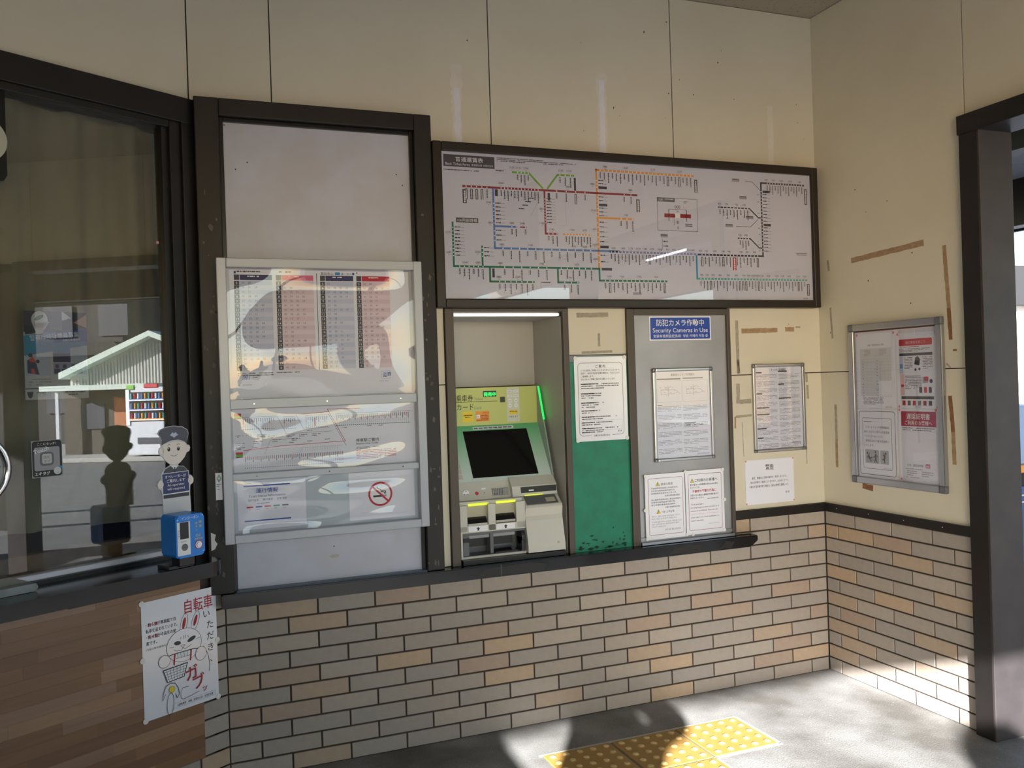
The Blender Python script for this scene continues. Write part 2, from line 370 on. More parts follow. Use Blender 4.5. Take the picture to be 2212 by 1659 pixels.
# ---- left wall (window wall, turned 31 degrees)
wl = empty('wall_left', FL, (0, 0, 0), kind='structure')
g = G(); g.box(-6.5, 0.0, 2.655, 3.34, -.10, NB); g.box(-6.5, .0, 0, .855, -.10, .030); g.box(-6.5, -1.95, .855, 2.655, -.10, NB); g.build('backing', M_grout, wl)
panels(wl, [(-.91, 0, 2.60, 3.332), (-1.82, -.91, 2.60, 3.332), (-2.73, -1.82, 2.655, 3.332)])
lay_tiles(wl, -.062, .066, lambda r: [], range(2, 13), .036)
lay_tiles(wl, -2.5, -.062, lambda r: [-.17 - k * TL_ - (0 if r % 2 else TL_ / 2) for k in range(0, 12)], (11, 12), .036)
# laminated wood cladding under the counter
M_plank = ramp_random('laminate_wood', [(0, (132, 99, 74)), (.18, (142, 108, 82)), (.36, (124, 92, 70)), (.52, (156, 124, 98)), (.68, (136, 102, 76)), (.84, (148, 118, 98))], .38, .05, 40, .22)
n_ = M_plank.node_tree
for nd in n_.nodes:
    if nd.type == 'TEX_NOISE' and nd.inputs['Scale'].default_value == 30:
        mpn = n_.nodes.new('ShaderNodeMapping'); mpn.inputs['Scale'].default_value = (.12, 1.6, 1); tcn = [q for q in n_.nodes if q.type == 'TEX_COORD'][0]
        n_.links.new(tcn.outputs['Object'], mpn.inputs[0]); n_.links.new(mpn.outputs[0], nd.inputs['Vector'])
rnd = random.Random(3); v = .139; row = 0
while v < .85:
    u = -.062; hgt = .0435
    u -= rnd.uniform(.12, .42) - .0
    edges = [-.050]
    while u > -2.4: edges.append(u); u -= rnd.uniform(.34, .52)
    edges.append(-2.4)
    for b_, a_ in zip(edges, edges[1:]):
        g = G(); g.box(a_ + .0002, b_ - .0002, v + .0002, min(v + hgt, .853) - .0002, .036, .0475); g.build('plank', M_plank, wl)
    v += hgt; row += 1
# ---- window 1
wn = empty('window_1', FL, (-.4, .9, 0), kind='structure')
g = G(); g.box(-1.95, .012, 2.555, 2.652, -.03, .022, bev=.003); g.build('header', M_dark, wn)
g = G(); g.box(-1.95, -.09, 2.530, 2.575, -.075, .006, bev=.003); g.build('header', M_worn, wn)
g = G(); g.box(-.046, .012, .904, 2.56, -.03, .020, bev=.003); g.build('jamb', M_dark, wn)
g = G(); g.box(-.088, -.044, .904, 2.56, -.05, .004, bev=.002); g.build('jamb', M_worn, wn)
g = G(); g.box(-.112, -.086, .904, 2.56, -.065, -.012, bev=.002); g.build('sash_stile', M_dark, wn)
g = G(); g.box(-1.95, -1.85, .904, 2.56, -.06, .020, bev=.003); g.build('jamb', M_dark, wn)
g = G(); g.box(-1.85, -.110, .917, .938, -.05, -.014, bev=.003); g.build('bottom_rail', mat('rail_metal', (205, 206, 216), .3, metal=.35), wn)
g = G(); g.box(-1.85, -.110, .902, .918, -.07, .0); g.build('sill_channel', M_black, wn)
g = G(); g.box(-1.85, -.108, .93, 2.545, -.040, -.036); g.build('pane', M_glass, wn)
g = G(); g.box(-1.85, -.108, .90, .988, -.16, -.115, bev=.003); g.build('inner_shelf', mat('shelf_wood', (168, 136, 106), .5, noise=.4, scale=14, col2=(140, 110, 84)), wn)

# office behind the glass
g = G(); g.box(-6.5, 1.2, 0, 3.4, -2.6, -2.5); g.box(-6.5, -6.4, 0, 3.4, -2.5, -.1); g.box(-6.5, .9, 3.34, 3.44, -2.6, -.1); g.box(.85, .95, 0, 3.4, -2.5, -.12)
g.build('wall_office', mat('office_wall', (120, 116, 106), .9), None, FL, (-2, 0, -2))['kind'] = 'structure'
# ---- doorway on the right
dn = empty('door_1', FR, (.9, 0, 0), kind='structure')
M_post = mat('dark_wood_post', (58, 52, 52), .5, noise=.5, scale=7, col2=(40, 36, 38), bump=.25, bscale=35)
g = G(); g.box(.897, .985, 0, 2.56, -.01, .028, bev=.003); g.build('casing', M_dark, dn)
g = G(); g.box(.955, .992, 0, 2.50, -.160, .026, bev=.003); g.build('jamb', M_post, dn)
g = G(); g.box(.893, 2.9, 2.486, 2.565, -.16, .034, bev=.003); g.build('header', M_dark, dn)
g = G(); g.box(2.86, 3.02, 0, 2.49, -.16, .03, bev=.004); g.build('jamb', M_post, dn)
g = G(); g.box(3.02, 7.2, 2.486, 2.565, -.16, .03, bev=.003); g.build('header', M_dark, dn)

# front of the hall, behind the viewer: eave beam that cuts the sunlight, unseen wall parts and openings added to shape light and reflections
g = G(); g.box(-13, .3, -7.12, -7.0, 2.598, 3.34); g.box(-13, -5.2, -7.12, -7.0, 0, 2.62); g.box(-2.60, .3, -7.12, -7, 0, 1.35); g.box(-2.60, -2.50, -7.12, -7, 1.35, 2.62); g.box(-.3, .3, -7.12, -7, 1.35, 2.62); g.box(-1.33, -1.27, -7.1, -7.02, 1.35, 2.62); o = g.build('added_front_wall', mat('grey_render', (104, 98, 92), .9), None, FF, (-6, -7, 2)); tag(o, kind='structure')

g = G(); g.prism([(-5.3, 0), (-3.40, 0), (-3.40, 1.18), (-3.762, 1.494), (-3.95, 1.60), (-5.3, 1.60)], 3.94, 4.06)  # unseen wall added to shape the left edge of the floor shadow
o = g.build('shadow_blocker_wall', MATS['grey_render'], None, FB, (-5, 0, 4)); tag(o, 'low grey wall with sloping end, added behind the viewer to shade the floor', 'wall')

# ---- tactile paving set into the floor
M_tact = mat('yellow_tactile', (184, 144, 78), .6, noise=.4, scale=20, col2=(174, 136, 70)); M_tact2 = mat('worn_dome', (220, 196, 140), .5)
g = G(); g.box(-.15, .15, -.15, .15, -.004, .0045, bev=.0015)
for i in range(5):
    for j in range(5):
        cx, cy = -.12 + .06 * i, -.12 + .06 * j
        g.cyl((cx, cy), .0165, .0045, .0075, 10, r2=.013); nf = len(g.bm.faces); g.cyl((cx, cy), .013, .0075, .0098, 10, r2=.007); g.bm.faces.ensure_lookup_table(); [setattr(f, 'material_index', 1) for f in g.bm.faces[nf:]]
t0 = g.build('tactile_tile', [M_tact, M_tact2], floor); t0.location = (0, 0, 0)
spots = [(-1.588, -.470), (-1.276, -.470), (-.964, -.470), (-1.588, -.782), (-1.276, -.782), (-1.588, -1.094), (-1.276, -1.094)]
for k, (x, y) in enumerate(spots):
    ob = t0 if k == 0 else t0.copy()
    if k: C.objects.link(ob); ob.parent = floor
    ob.location = (x, y, 0)
g = G()
for x0, x1, y0, y1 in ((-1.752, -.802, -.318, -.3055), (-.812, -.798, -.628, -.318), (-1.126, -.80, -.634, -.622), (-1.126, -1.114, -1.26, -.63)): g.box(x0, x1, y0, y1, -.001, .0025)
g.build('mortar_bed', mat('light_mortar', (198, 196, 188), .9), floor)

# ================================================================== THINGS ON THE BACK WALL
# stone ledges
led = empty('stone_ledge', FB, (-1.7, .70, 0), 'long black polished stone ledge running under the ticket machine and white case', 'ledge')
g = G(); g.prism([(-2.942, .688), (-.505, .688), (-.462, .716), (-.462, .742), (-2.942, .742)], -.05, .062)
bmesh.ops.bevel(g.bm, geom=g.bm.edges[:], offset=.004, segments=2, affect='EDGES'); sl = g.build('slab', M_stone, led)
for k, (a, b) in enumerate(((-1.92, -1.60), (-.98, -.80), (-.70, -.62))):
    g = G(); g.prism([(a, .691), (a + .04, .7), (b, .695), (b + .02, .722), (b - .06, .735), (a + .05, .728)], .0622, .0628); g.build('worn_patch', M_worn if k else M_black, led)
g = G(); g.box(-1.800, -1.7985, .688, .742, .0605, .0632); g.build('seam', mat('seam', (120, 118, 116), .8), led)

# dark framed board
fr = empty('framed_board', FB, (-2.51, .742, 0), 'tall white board in a thick dark wooden frame left of the fare map', 'notice board')
g = G(); g.box(-2.984, -2.894, .742, 2.660, -.004, .045, bev=.004); g.build('frame_stile', M_worn, fr)
g = G(); g.box(-2.118, -2.044, .742, 2.660, -.004, .045, bev=.004); g.build('frame_stile', M_worn, fr)
g = G(); g.box(-2.894, -2.118, 2.592, 2.660, -.004, .045, bev=.004); g.build('frame_head', M_dark, fr)
g = G(); g.box(-2.894, -2.878, .742, 2.592, -.004, .02, bev=.002); g.box(-2.134, -2.118, .742, 2.592, -.004, .02, bev=.002); g.box(-2.878, -2.134, 2.576, 2.592, -.004, .02, bev=.002); g.build('inner_bead', M_black, fr)
g = G(); g.box(-2.885, -2.125, .742, 2.582, -.004, .006); bd = g.build('backboard', M_wboard, fr)
g = G(); rb = random.Random(11)
for _ in range(70):
    side = rb.choice((-2.94, -2.08)) + rb.gauss(0, .016); vv = rb.uniform(.8, 2.3) if rb.random() < .7 else rb.uniform(.75, 1.6); a, b = rb.uniform(.002, .008), rb.uniform(.004, .022)
    g.quad([(side - a, vv, .0454), (side + a * .5, vv - b * .4, .0454), (side + a, vv + b * .5, .0454), (side - a * .3, vv + b, .0452)])
g.build('scuff_mark', mat('scuff', (92, 84, 80), .7), fr)['kind'] = 'stuff'
st = mat('stain_yellow', (176, 172, 160), .5)
for u, v, a, b in ((-2.80, 2.455, .05, .012), (-2.545, 2.44, .012, .012), (-2.26, 2.425, .022, .012), (-2.40, 2.42, .02, .006), (-2.50, .84, .02, .008)):
    g = G(); g.bm.faces.new(g.verts([(u + a * math.cos(k * PI / 6) * (1 + .3 * math.sin(k * 2.3)), v + b * math.sin(k * PI / 6) * (1 + .3 * math.cos(k * 3.1)), .0063) for k in range(12)]))
g.build('stain', st, fr)
for u, v in ((-2.872, 2.566), (-2.835, 2.395), (-2.79, 2.425), (-2.19, 2.41), (-2.165, 2.366), (-2.50, .880)):
    g = G(); g.cyl((u, v), .0028, .006, .0068, 8); g.build('nail_hole', M_ink, fr)
g = G(); g.box(-2.885, -2.12, .742, .748, .006, .04); g.build('ledge_reflection', mat('reflection_slate_blue', (70, 82, 98), .3), fr)  # slate-blue strip stands in for the reflection on the ledge top

# white aluminium poster case with clear front
pc = empty('poster_case', FB, (-2.52, .94, .0465), 'white aluminium poster case with clear front holding timetables over the white board', 'display case')
g = G()
for b in ((-2.924, -2.888, .938, 2.036), (-2.151, -2.116, .938, 2.036), (-2.888, -2.151, 2.000, 2.036), (-2.888, -2.151, .938, .972)): g.box(*b, .0465, .088, bev=.003)
g.build('case_frame', M_casefr, pc)
g = G(); g.box(-2.888, -2.151, 1.455, 1.492, .046, .078, bev=.002); g.build('divider_rail', M_casefr, pc)
g = G(); g.box(-2.888, -2.151, 1.180, 1.206, .046, .078, bev=.002); g.build('divider_rail', M_casefr, pc)
g = G(); g.box(-2.90, -2.14, .950, 2.02, .0465, .050); g.build('back_panel', M_casefr, pc)
for u in (-2.80, -2.52, -2.22):
    for v in (1.473, 1.193): g = G(); g.cyl((u, v), .003, .078, .0795, 10); g.build('screw', M_chrome, pc)
def acrylic(name, u0, u1, v0, v1, w, amp, seed, parent, F=FB, nx=28, ny=28):
    g = G(); r = random.Random(seed); ph = [r.uniform(0, 6) for _ in range(6)]; vs = []
    for j in range(ny + 1):
        for i in range(nx + 1):
            a, b = i / nx, j / ny; e = min(1, 6 * a, 6 * (1 - a)) * min(1, 6 * b, 6 * (1 - b))
            d = amp * e * (math.sin(2.6 * a + ph[0]) * math.sin(3.1 * b + ph[1]) + .55 * math.sin(5.5 * a + 2.5 * b + ph[2]) + .3 * math.sin(9 * b - 4 * a + ph[3]))
            vs.append((u0 + (u1 - u0) * a, v0 + (v1 - v0) * b, w + d))
    V = g.verts(vs)
    for j in range(ny):
        for i in range(nx): k = j * (nx + 1) + i; g.bm.faces.new([V[k], V[k + 1], V[k + nx + 2], V[k + nx + 1]])
    return g.build(name, M_acry, parent, F, smooth=True)
acrylic('clear_sheet', -2.888, -2.151, 1.490, 2.002, .074, .0110, 5, pc)
acrylic('clear_sheet', -2.888, -2.151, 1.204, 1.457, .069, .0080, 8, pc)
acrylic('clear_sheet', -2.888, -2.151, .970, 1.182, .068, .0090, 13, pc)

# -- timetable poster
ob, P = sheet('timetable_poster', 'train timetable with blue and pink columns at the top of the white case', 'poster', FB, -2.875, 1.497, -2.165, 1.995, .0505)
M_tint_b = mat('tint_blue', (206, 211, 232), .5); M_tint_p = mat('tint_pink', (224, 208, 218), .5); M_tint_b2 = mat('tint_blue_dark', (192, 200, 226), .5); M_tint_p2 = mat('tint_pink_dark', (216, 196, 208), .5)  # row tints paled to carry the reflection washing over the case front
cols = [(-2.858, -2.715, 'b', M_blue), (-2.700, -2.555, 'p', M_pink), (-2.528, -2.395, 'b', M_navy), (-2.382, -2.245, 'p', M_red)]
hrs = ['5', '6', '7', '8', '9', '10', '11', '12', '13', '14', '15', '16', '17', '18', '19', '20', '21', '22', '23', '0']
for ci, (a, b, k, hc) in enumerate(cols):
    P.rect(M_slate, a, 1.955, a + .020, 1.976); P.rect({'b': M_navy, 'p': mat('head_rose', (214, 96, 132), .5)}[k] if ci < 3 else M_red, a + .022, 1.955, b, 1.976)
    P.small(M_wink, a + .05, 1.972, b - .02, .009, 1, ci, l=2)
    for r_ in range(20):
        v1 = 1.952 - r_ * .0175; v0 = v1 - .0175
        P.rect({'b': M_tint_b, 'p': M_tint_p}[k] if r_ % 2 else {'b': M_tint_b2, 'p': M_tint_p2}[k], a + .020, v0, b, v1)
        P.rect(M_slate, a, v0 + .0004, a + .019, v1 - .0004); P.text(M_wink, hrs[r_], a + .0095, v0 + .004, .013, 'c', 3)
        nn = random.Random(ci * 31 + r_).choice((2, 3, 3, 4, 4) if 0 < r_ < 18 else (1, 2))
        for q in range(nn): P.text(M_inkg, '%02d' % random.Random(ci * 97 + r_ * 7 + q).randint(0, 59), a + .028 + q * .024, v0 + .006, .011, 'l', 3)
P.rect(M_ink, -2.5425, 1.60, -2.5405, 1.985)
P.rect(M_blue, -2.858, 1.980, -2.850, 1.990); P.small(M_slate, -2.847, 1.991, -2.70, .011, 1, 2, fill=1); P.small(M_slate, -2.70, 1.991, -2.60, .011, 1, 9)
P.text(M_slate, '高田本山', -2.525, 1.979, .013); P.rect(M_cyan, -2.468, 1.979, -2.448, 1.990); P.text(M_slate, '津・中川', -2.444, 1.979, .011); P.rect(M_blue, -2.398, 1.980, -2.390, 1.989); P.small(M_slate, -2.388, 1.991, -2.34, .011, 1, 4)
P.small(M_inkg, -2.855, 1.594, -2.62, .008, 2, 21); P.text(M_blue, '00', -2.835, 1.572, .016, bold=True); P.line(M_skyb, [(-2.838, 1.588), (-2.812, 1.588), (-2.812, 1.568), (-2.838, 1.568)], .0012, closed=True)
P.small(M_inkg, -2.80, 1.584, -2.77, .007, 2, 23); P.small(M_inkg, -2.855, 1.548, -2.77, .005, 1, 29)
P.text(M_blue, '近鉄', -2.285, 1.568, .018, 'l', bold=True); P.small(M_blue, -2.285, 1.566, -2.258, .005, 1, 3); P.small(M_inkl, -2.30, 1.548, -2.24, .005, 1, 8)
P.line(M_inkl, [(-2.29, 1.588), (-2.253, 1.588), (-2.253, 1.557), (-2.29, 1.557)], .0008, closed=True)
P.done()
# -- stop guide
ob, P = sheet('stop_guide_poster', 'wide station-stop guide of red and grey lines in the middle of the white case', 'poster', FB, -2.880, 1.209, -2.158, 1.453, .0505)
for v, a in ((1.437, -2.874), (1.287, -2.872)):
    P.rect(M_red, a, v - .009, a + .026, v, 1); P.rect(M_lgrn, a, v - .018, a + .026, v - .009, 1); P.rect(M_slate, a, v - .021, a + .026, v - .018)
for k in range(6): P.rect(M_inkl, -2.845, 1.433 - k * .0035, -2.712, 1.4336 - k * .0035, name='drawn_line')
for a, b, v in ((-2.845, -2.715, 1.421), (-2.69, -2.64, 1.417), (-2.605, -2.51, 1.418), (-2.483, -2.175, 1.420)):
    P.rect(M_inkg, a, v, b, v + .001, name='drawn_line'); nn = int((b - a) / .0082)
    for q in range(nn):
        P.vsmall(M_ink if q % 7 else M_red, a + .004 + q * .0082, v - .005, .012 + .008 * (q % 3 == 0), .0032, seed=q); P.vsmall(M_inkl, a + .004 + q * .0082, v - .026, .014, .0016, seed=q + 5)
    for q in range(nn): P.rect(M_slate, a + .002 + q * .0082, v - .048, a + .006 + q * .0082, v - .0455)
P.rect(M_red, -2.570, 1.375, -2.564, 1.408)
P.rect(M_teal, -2.483, 1.371, -2.175, 1.3722, name='drawn_line')
P.line(M_inkg, [(-2.712, 1.419), (-2.68, 1.350), (-2.50, 1.352)], .0012); P.line(M_inkg, [(-2.640, 1.424), (-2.612, 1.366), (-2.51, 1.368)], .0012)
P.line(M_red, [(-2.62, 1.424), (-2.512, 1.430), (-2.516, 1.441), (-2.385, 1.438)], .0015)
P.line(M_red, [(-2.516, 1.440), (-2.448, 1.309), (-2.70, 1.303), (-2.845, 1.293)], .002); P.line(M_ink, [(-2.513, 1.422), (-2.445, 1.290)], .0012)
for q in range(9): P.line(M_inkl, [(-2.42 + q * .006, 1.425), (-2.42 + q * .006, 1.436)], .0008)
for k in range(7): P.rect(M_inkl if k else M_red, -2.843, 1.292 - k * .0035, -2.62 + (k == 0) * .16, 1.2926 - k * .0035, name='drawn_line')
for q in range(22): P.rect(M_inkl, -2.62 + q * .0066, 1.276, -2.6192 + q * .0066, 1.292, name='drawn_line')
for q in range(52):
    u = -2.838 + q * .0074; P.vsmall(M_ink if q % 5 else M_red, u, 1.268, .012 + .008 * (q % 4 == 0), .003, seed=q); P.vsmall(M_inkl, u, 1.247, .016, .0015, seed=q + 3); P.rect(M_slate, u - .002, 1.2225, u + .002, 1.2245)
P.line(M_inkg, [(-2.764, 1.275), (-2.742, 1.327), (-2.64, 1.331)], .001)
for a, v, n in ((-2.872, 1.352, 2), (-2.832, 1.352, 1), (-2.79, 1.352, 3), (-2.75, 1.345, 2), (-2.872, 1.322, 2), (-2.805, 1.326, 2), (-2.81, 1.303, 1), (-2.872, 1.305, 2), (-2.735, 1.330, 2), (-2.66, 1.330, 2), (-2.67, 1.316, 1), (-2.60, 1.318, 1), (-2.53, 1.322, 1), (-2.60, 1.360, 1), (-2.68, 1.345, 2), (-2.63, 1.345, 2), (-2.58, 1.345, 2), (-2.46, 1.365, 1), (-2.36, 1.367, 1), (-2.31, 1.367, 1)):
    P.small(M_inkg, a, v, a + .034, .006, n, int(v * 1e4 + a * 100))
P.text(M_ink, '停車駅ご案内', -2.405, 1.303, .0150, width=.094, bold=True); P.text(M_ink, 'Station-stop Guide', -2.405, 1.292, .0105, width=.092, bold=True)
P.small(M_inkg, -2.405, 1.281, -2.31, .005, 2, 44); P.small(M_red, -2.405, 1.268, -2.24, .0066, 6, 45, .9)
P.done()
# -- bottom notices
M_pane = mat('backing_pale', (184, 196, 208), .4)
g = G(); g.box(-2.882, -2.156, .976, 1.178, .0502, .0508); o = g.build('lower_backing', M_pane, pc)
ob, P = sheet('train_status_notice', 'notice with two blue bars headed Train Status Information, lower left in white case', 'notice', FB, -2.872, .984, -2.612, 1.174, .0512)
P.rect(M_blue, -2.848, 1.1505, -2.672, 1.1555); P.rect(M_blue, -2.848, 1.015, -2.672, 1.0200)
P.text(M_blue, '運行情報', -2.760, 1.126, .020, 'c', bold=True, width=.084); P.text(M_navy, 'Train Status Information', -2.760, 1.1085, .013, 'c', width=.140)
P.text(M_navy, '运行信息', -2.832, 1.094, .010); P.text(M_navy, '運行資訊', -2.778, 1.094, .010); P.text(M_navy, '운행 정보', -2.724, 1.094, .010)
P.small(M_inkg, -2.80, 1.085, -2.72, .005, 1, 60); P.small(M_inkl, -2.84, 1.166, -2.80, .004, 1, 61)
for k, m_ in enumerate((M_red, M_blue, M_red, M_dgrn, M_slate)):
    u = -2.838 + k * .0335; P.rrect(m_, u - .001, 1.068, u + .024, 1.0735, .0025); P.small(M_inkl, u + .002, 1.062, u + .022, .006, 1, 62 + k)
P.done()
ob, P = sheet('no_smoking_sign', 'white no-smoking sign with red ring, lower right corner of the white case', 'sign', FB, -2.440, .984, -2.168, 1.176, .0512)
cu, cv = -2.312, 1.084
P.disc(M_red, cu, cv, .050, 1, 40); P.disc(M_wink, cu, cv, .042, 2, 40)
P.rect(M_ink, cu - .030, cv - .012, cu + .014, cv - .0045, 3); P.rect(M_ink, cu + .0165, cv - .012, cu + .019, cv - .0045, 3); P.rect(M_ink, cu + .0215, cv - .012, cu + .024, cv - .0045, 3)
P.line(M_ink, [(cu + .022, cv), (cu + .022, cv + .010), (cu + .016, cv + .014), (cu + .004, cv + .014), (cu - .002, cv + .020), (cu - .010, cv + .022), (cu - .014, cv + .030)], .003, 3)
P.line(M_ink, [(cu + .017, cv), (cu + .017, cv + .006), (cu + .010, cv + .009), (cu + .001, cv + .009)], .003, 3)
P.line(M_red, [(cu - .034, cv + .033), (cu + .034, cv - .033)], .0075, 4)
P.done()
# -- corner sticker on the frame
ob, P = sheet('green_arrow_sticker', 'small white sticker with green diamond arrow on the dark post', 'sticker', FB, -2.950, 1.108, -2.926, 1.212, .0456, M_lam, .0008)
P.line(M_dgrn, [(-2.944, 1.190), (-2.937, 1.204), (-2.929, 1.190), (-2.937, 1.178)], .0025, closed=True); P.line(M_dgrn, [(-2.937, 1.182), (-2.937, 1.198)], .002); P.small(M_inkg, -2.947, 1.170, -2.929, .007, 2, 71); P.small(M_inkg, -2.947, 1.150, -2.929, .007, 1, 72); P.done()
g = G(); g.prism([(-2.973, .985), (-2.955, .975), (-2.960, .955), (-2.950, .94), (-2.960, .92), (-2.973, .915)], .0454, .0460); tag(g.build('torn_paper', M_pinw, None, FB), 'torn white paper scrap stuck low on the dark post beside the blue box', 'paper scrap')

# ------------------------------------------------------------------ fare board
fb = empty('fare_board', FB, (-1.04, 1.848, 0), 'wide railway fare map in a black-brown frame above the ticket machine', 'board')
g = G()
for b in ((-2.044, -2.004, 1.848, 2.552), (-.070, -.034, 1.848, 2.552), (-2.004, -.070, 2.513, 2.552), (-2.004, -.070, 1.848, 1.886)): g.box(*b, .0, .060, bev=.005)
g.build('board_frame', mat('board_frame_paint', (36, 29, 26), .38), fb)
g = G(); g.box(-2.006, -.068, 1.884, 2.515, .005, .042); g.build('map_sheet', mat('map_white', (208, 211, 228), .4), fb)
P = Print(fb, .042)
Ld = .0085
def hline(m, u0, u1, v, wd=Ld): P.rect(m, u0, v - wd / 2, u1, v + wd / 2, 1, 'route_line')
def vline(m, u, v0, v1, wd=Ld): P.rect(m, u - wd / 2, v0, u + wd / 2, v1, 1, 'route_line')
P.rect(M_slate, -1.993, 2.450, -1.762, 2.501); P.text(M_wink, '普通運賃表', -1.877, 2.474, .022, 'c', 2, width=.126, bold=True)
P.text(M_wink, 'Basic Ticket Fares', -1.984, 2.456, .0165, 'l', 2, width=.108); P.text(M_wink, '普通票价表', -1.868, 2.457, .010, 'l', 2); P.text(M_wink, '보통운임표', -1.814, 2.457, .010, 'l', 2)
P.small(M_ink, -1.751, 2.501, -1.53, .0068, 3, 101, .95); P.small(M_ink, -1.53, 2.4945, -1.37, .0068, 2, 102, .95); P.small(M_ink, -1.993, 2.438, -1.835, .008, 1, 103, .95, 1)
def stops(u0, u1, v, n, up=None, dn=1, big=(), m=M_wink):
    for k in range(n):
        u = u0 + (u1 - u0) * k / max(1, n - 1); P.rect(m, u - .0022, v - .0032, u + .0022, v + .0032, 2, 'station_mark')
        if k in big: P.rect(M_slate, u - .006, v - .055, u + .006, v - .010, 1, 'station_box'); P.vsmall(M_wink, u, v - .014, .038, .0050, 2, k)
        elif dn: P.vsmall(M_ink, u, v - .010, .020 + .012 * ((k * 7) % 3), .0055, 1, k + int(abs(u) * 100)); P.vsmall(M_inkl, u - .006, v - .010, .022 + .010 * ((k * 5) % 3), .002, 1, k)
def fares(lst, v):
    for t, u in lst: P.text(M_ink, t, u, v, .0125, 'c', 2, name='fare_figures'); P.text(M_redd, t[:-1], u, v - .0075, .0055, 'c', 2, name='child_fare_figures')
def side(u, v0, v1, n, big=()):
    for k in range(n):
        v = v0 + (v1 - v0) * k / (n - 1); P.rect(M_wink, u - .0025, v - .002, u + .0025, v + .002, 2, 'station_mark')
        if k in big: P.rect(M_slate, u + .009, v - .006, u + .052, v + .006, 1, 'station_box')
        else: P.small(M_ink, u + .009, v + .005, u + .032, .010, 1, k * 3 + int(abs(u) * 50), 1, 1, cw=.006); P.small(M_inkl, u + .033, v + .003, u + .052, .006, 1, k, 1, 1)
# lime
hline(M_lgrn, -1.682, -1.600, 2.441); P.line(M_lgrn, [(-1.602, 2.441), (-1.536, 2.376)], Ld, 1, name='route_line'); P.line(M_lgrn, [(-1.516, 2.376), (-1.464, 2.441)], Ld, 1, name='route_line'); hline(M_lgrn, -1.466, -1.382, 2.441)
stops(-1.655, -1.605, 2.441, 4); stops(-1.452, -1.40, 2.441, 3); P.rect(M_slate, -1.384, 2.375, -1.374, 2.432, name='station_box')
fares([('2130', -1.682), ('2110', -1.652), ('2100', -1.615)], 2.457); fares([('2100', -1.447), ('2110', -1.407)], 2.457)
P.line(M_inkl, [(-1.765, 2.449), (-1.712, 2.449), (-1.712, 2.433), (-1.765, 2.433)], .0008, closed=True); P.small(M_ink, -1.758, 2.446, -1.72, .009, 1, 104, 1, 1)
# crimson
hline(M_redd, -1.912, -1.061, 2.369, .009); stops(-1.895, -1.80, 2.369, 5, big=(0, 1, 2, 3)); P.rect(M_slate, -1.912, 2.296, -1.894, 2.356, name='station_box'); P.rect(M_slate, -1.764, 2.333, -1.751, 2.362, name='station_box'); stops(-1.735, -1.56, 2.369, 12); stops(-1.47, -1.33, 2.369, 4, big=(2,)); stops(-1.13, -1.095, 2.369, 2)
vline(M_redd, -1.530, 2.176, 2.366); hline(M_redd, -1.534, -1.470, 2.177); stops(-1.515, -1.475, 2.177, 3); side(-1.530, 2.330, 2.225, 9); P.rect(M_slate, -1.515, 2.325, -1.503, 2.358, name='station_box')
fares([('2040', -1.735)], 2.386); fares([('1880', -1.415)], 2.386); fares([('1880', -1.098)], 2.386); fares([('1880', -1.548)], 2.282); fares([('1740', -1.548)], 2.218); fares([('1740', -1.500)], 2.192)
P.rect(M_slate, -1.068, 2.291, -1.050, 2.350, name='station_box'); P.vsmall(M_wink, -1.059, 2.345, .048, .0075, 2, 9); P.vsmall(M_wink, -1.903, 2.350, .045, .0075, 2, 10)
for k in range(4): P.small(M_ink, -1.655 + k * .016, 2.285 + k * .016, -1.628 + k * .016, .009, 1, 110 + k, 1, 1)
P.line(M_inkl, [(-1.60, 2.25), (-1.54, 2.355)], .0012)
P.line(M_inkl, [(-1.455, 2.325), (-1.428, 2.325), (-1.428, 2.215), (-1.455, 2.215)], .0008)
# orange
vline(M_org, -1.2705, 2.03, 2.480); hline(M_org, -1.275, -.753, 2.474); stops(-1.25, -.77, 2.474, 24, big=(17, 20)); P.rect(M_slate, -.751, 2.397, -.734, 2.458, name='station_box'); P.vsmall(M_wink, -.7425, 2.452, .05, .0075, 2, 3)
fares([('1880', -1.225), ('2040', -1.118), ('2170', -.975), ('2310', -.830)], 2.487)
hline(M_org, -1.27, -1.085, 2.257); stops(-1.15, -1.09, 2.257, 3); fares([('1740', -1.125)], 2.270)
side(-1.2705, 2.425, 2.395, 3, big=(2,)); side(-1.2705, 2.350, 2.265, 6, big=(2,)); side(-1.2705, 2.235, 2.125, 6, big=(5,)); side(-1.2705, 2.085, 2.055, 2)
fares([('1880', -1.292)], 2.405); fares([('1740', -1.290)], 2.285); fares([('1670', -1.290)], 2.200); fares([('1600', -1.288)], 2.130); fares([('1600', -1.288)], 2.065); P.rect(M_slate, -1.258, 2.018, -1.205, 2.030, name='station_box')
P.rect(M_org, -1.446, 2.1745, -1.304, 2.1805, name='route_line'); stops(-1.43, -1.31, 2.1775, 9); fares([('1740', -1.400), ('1670', -1.338)], 2.193)
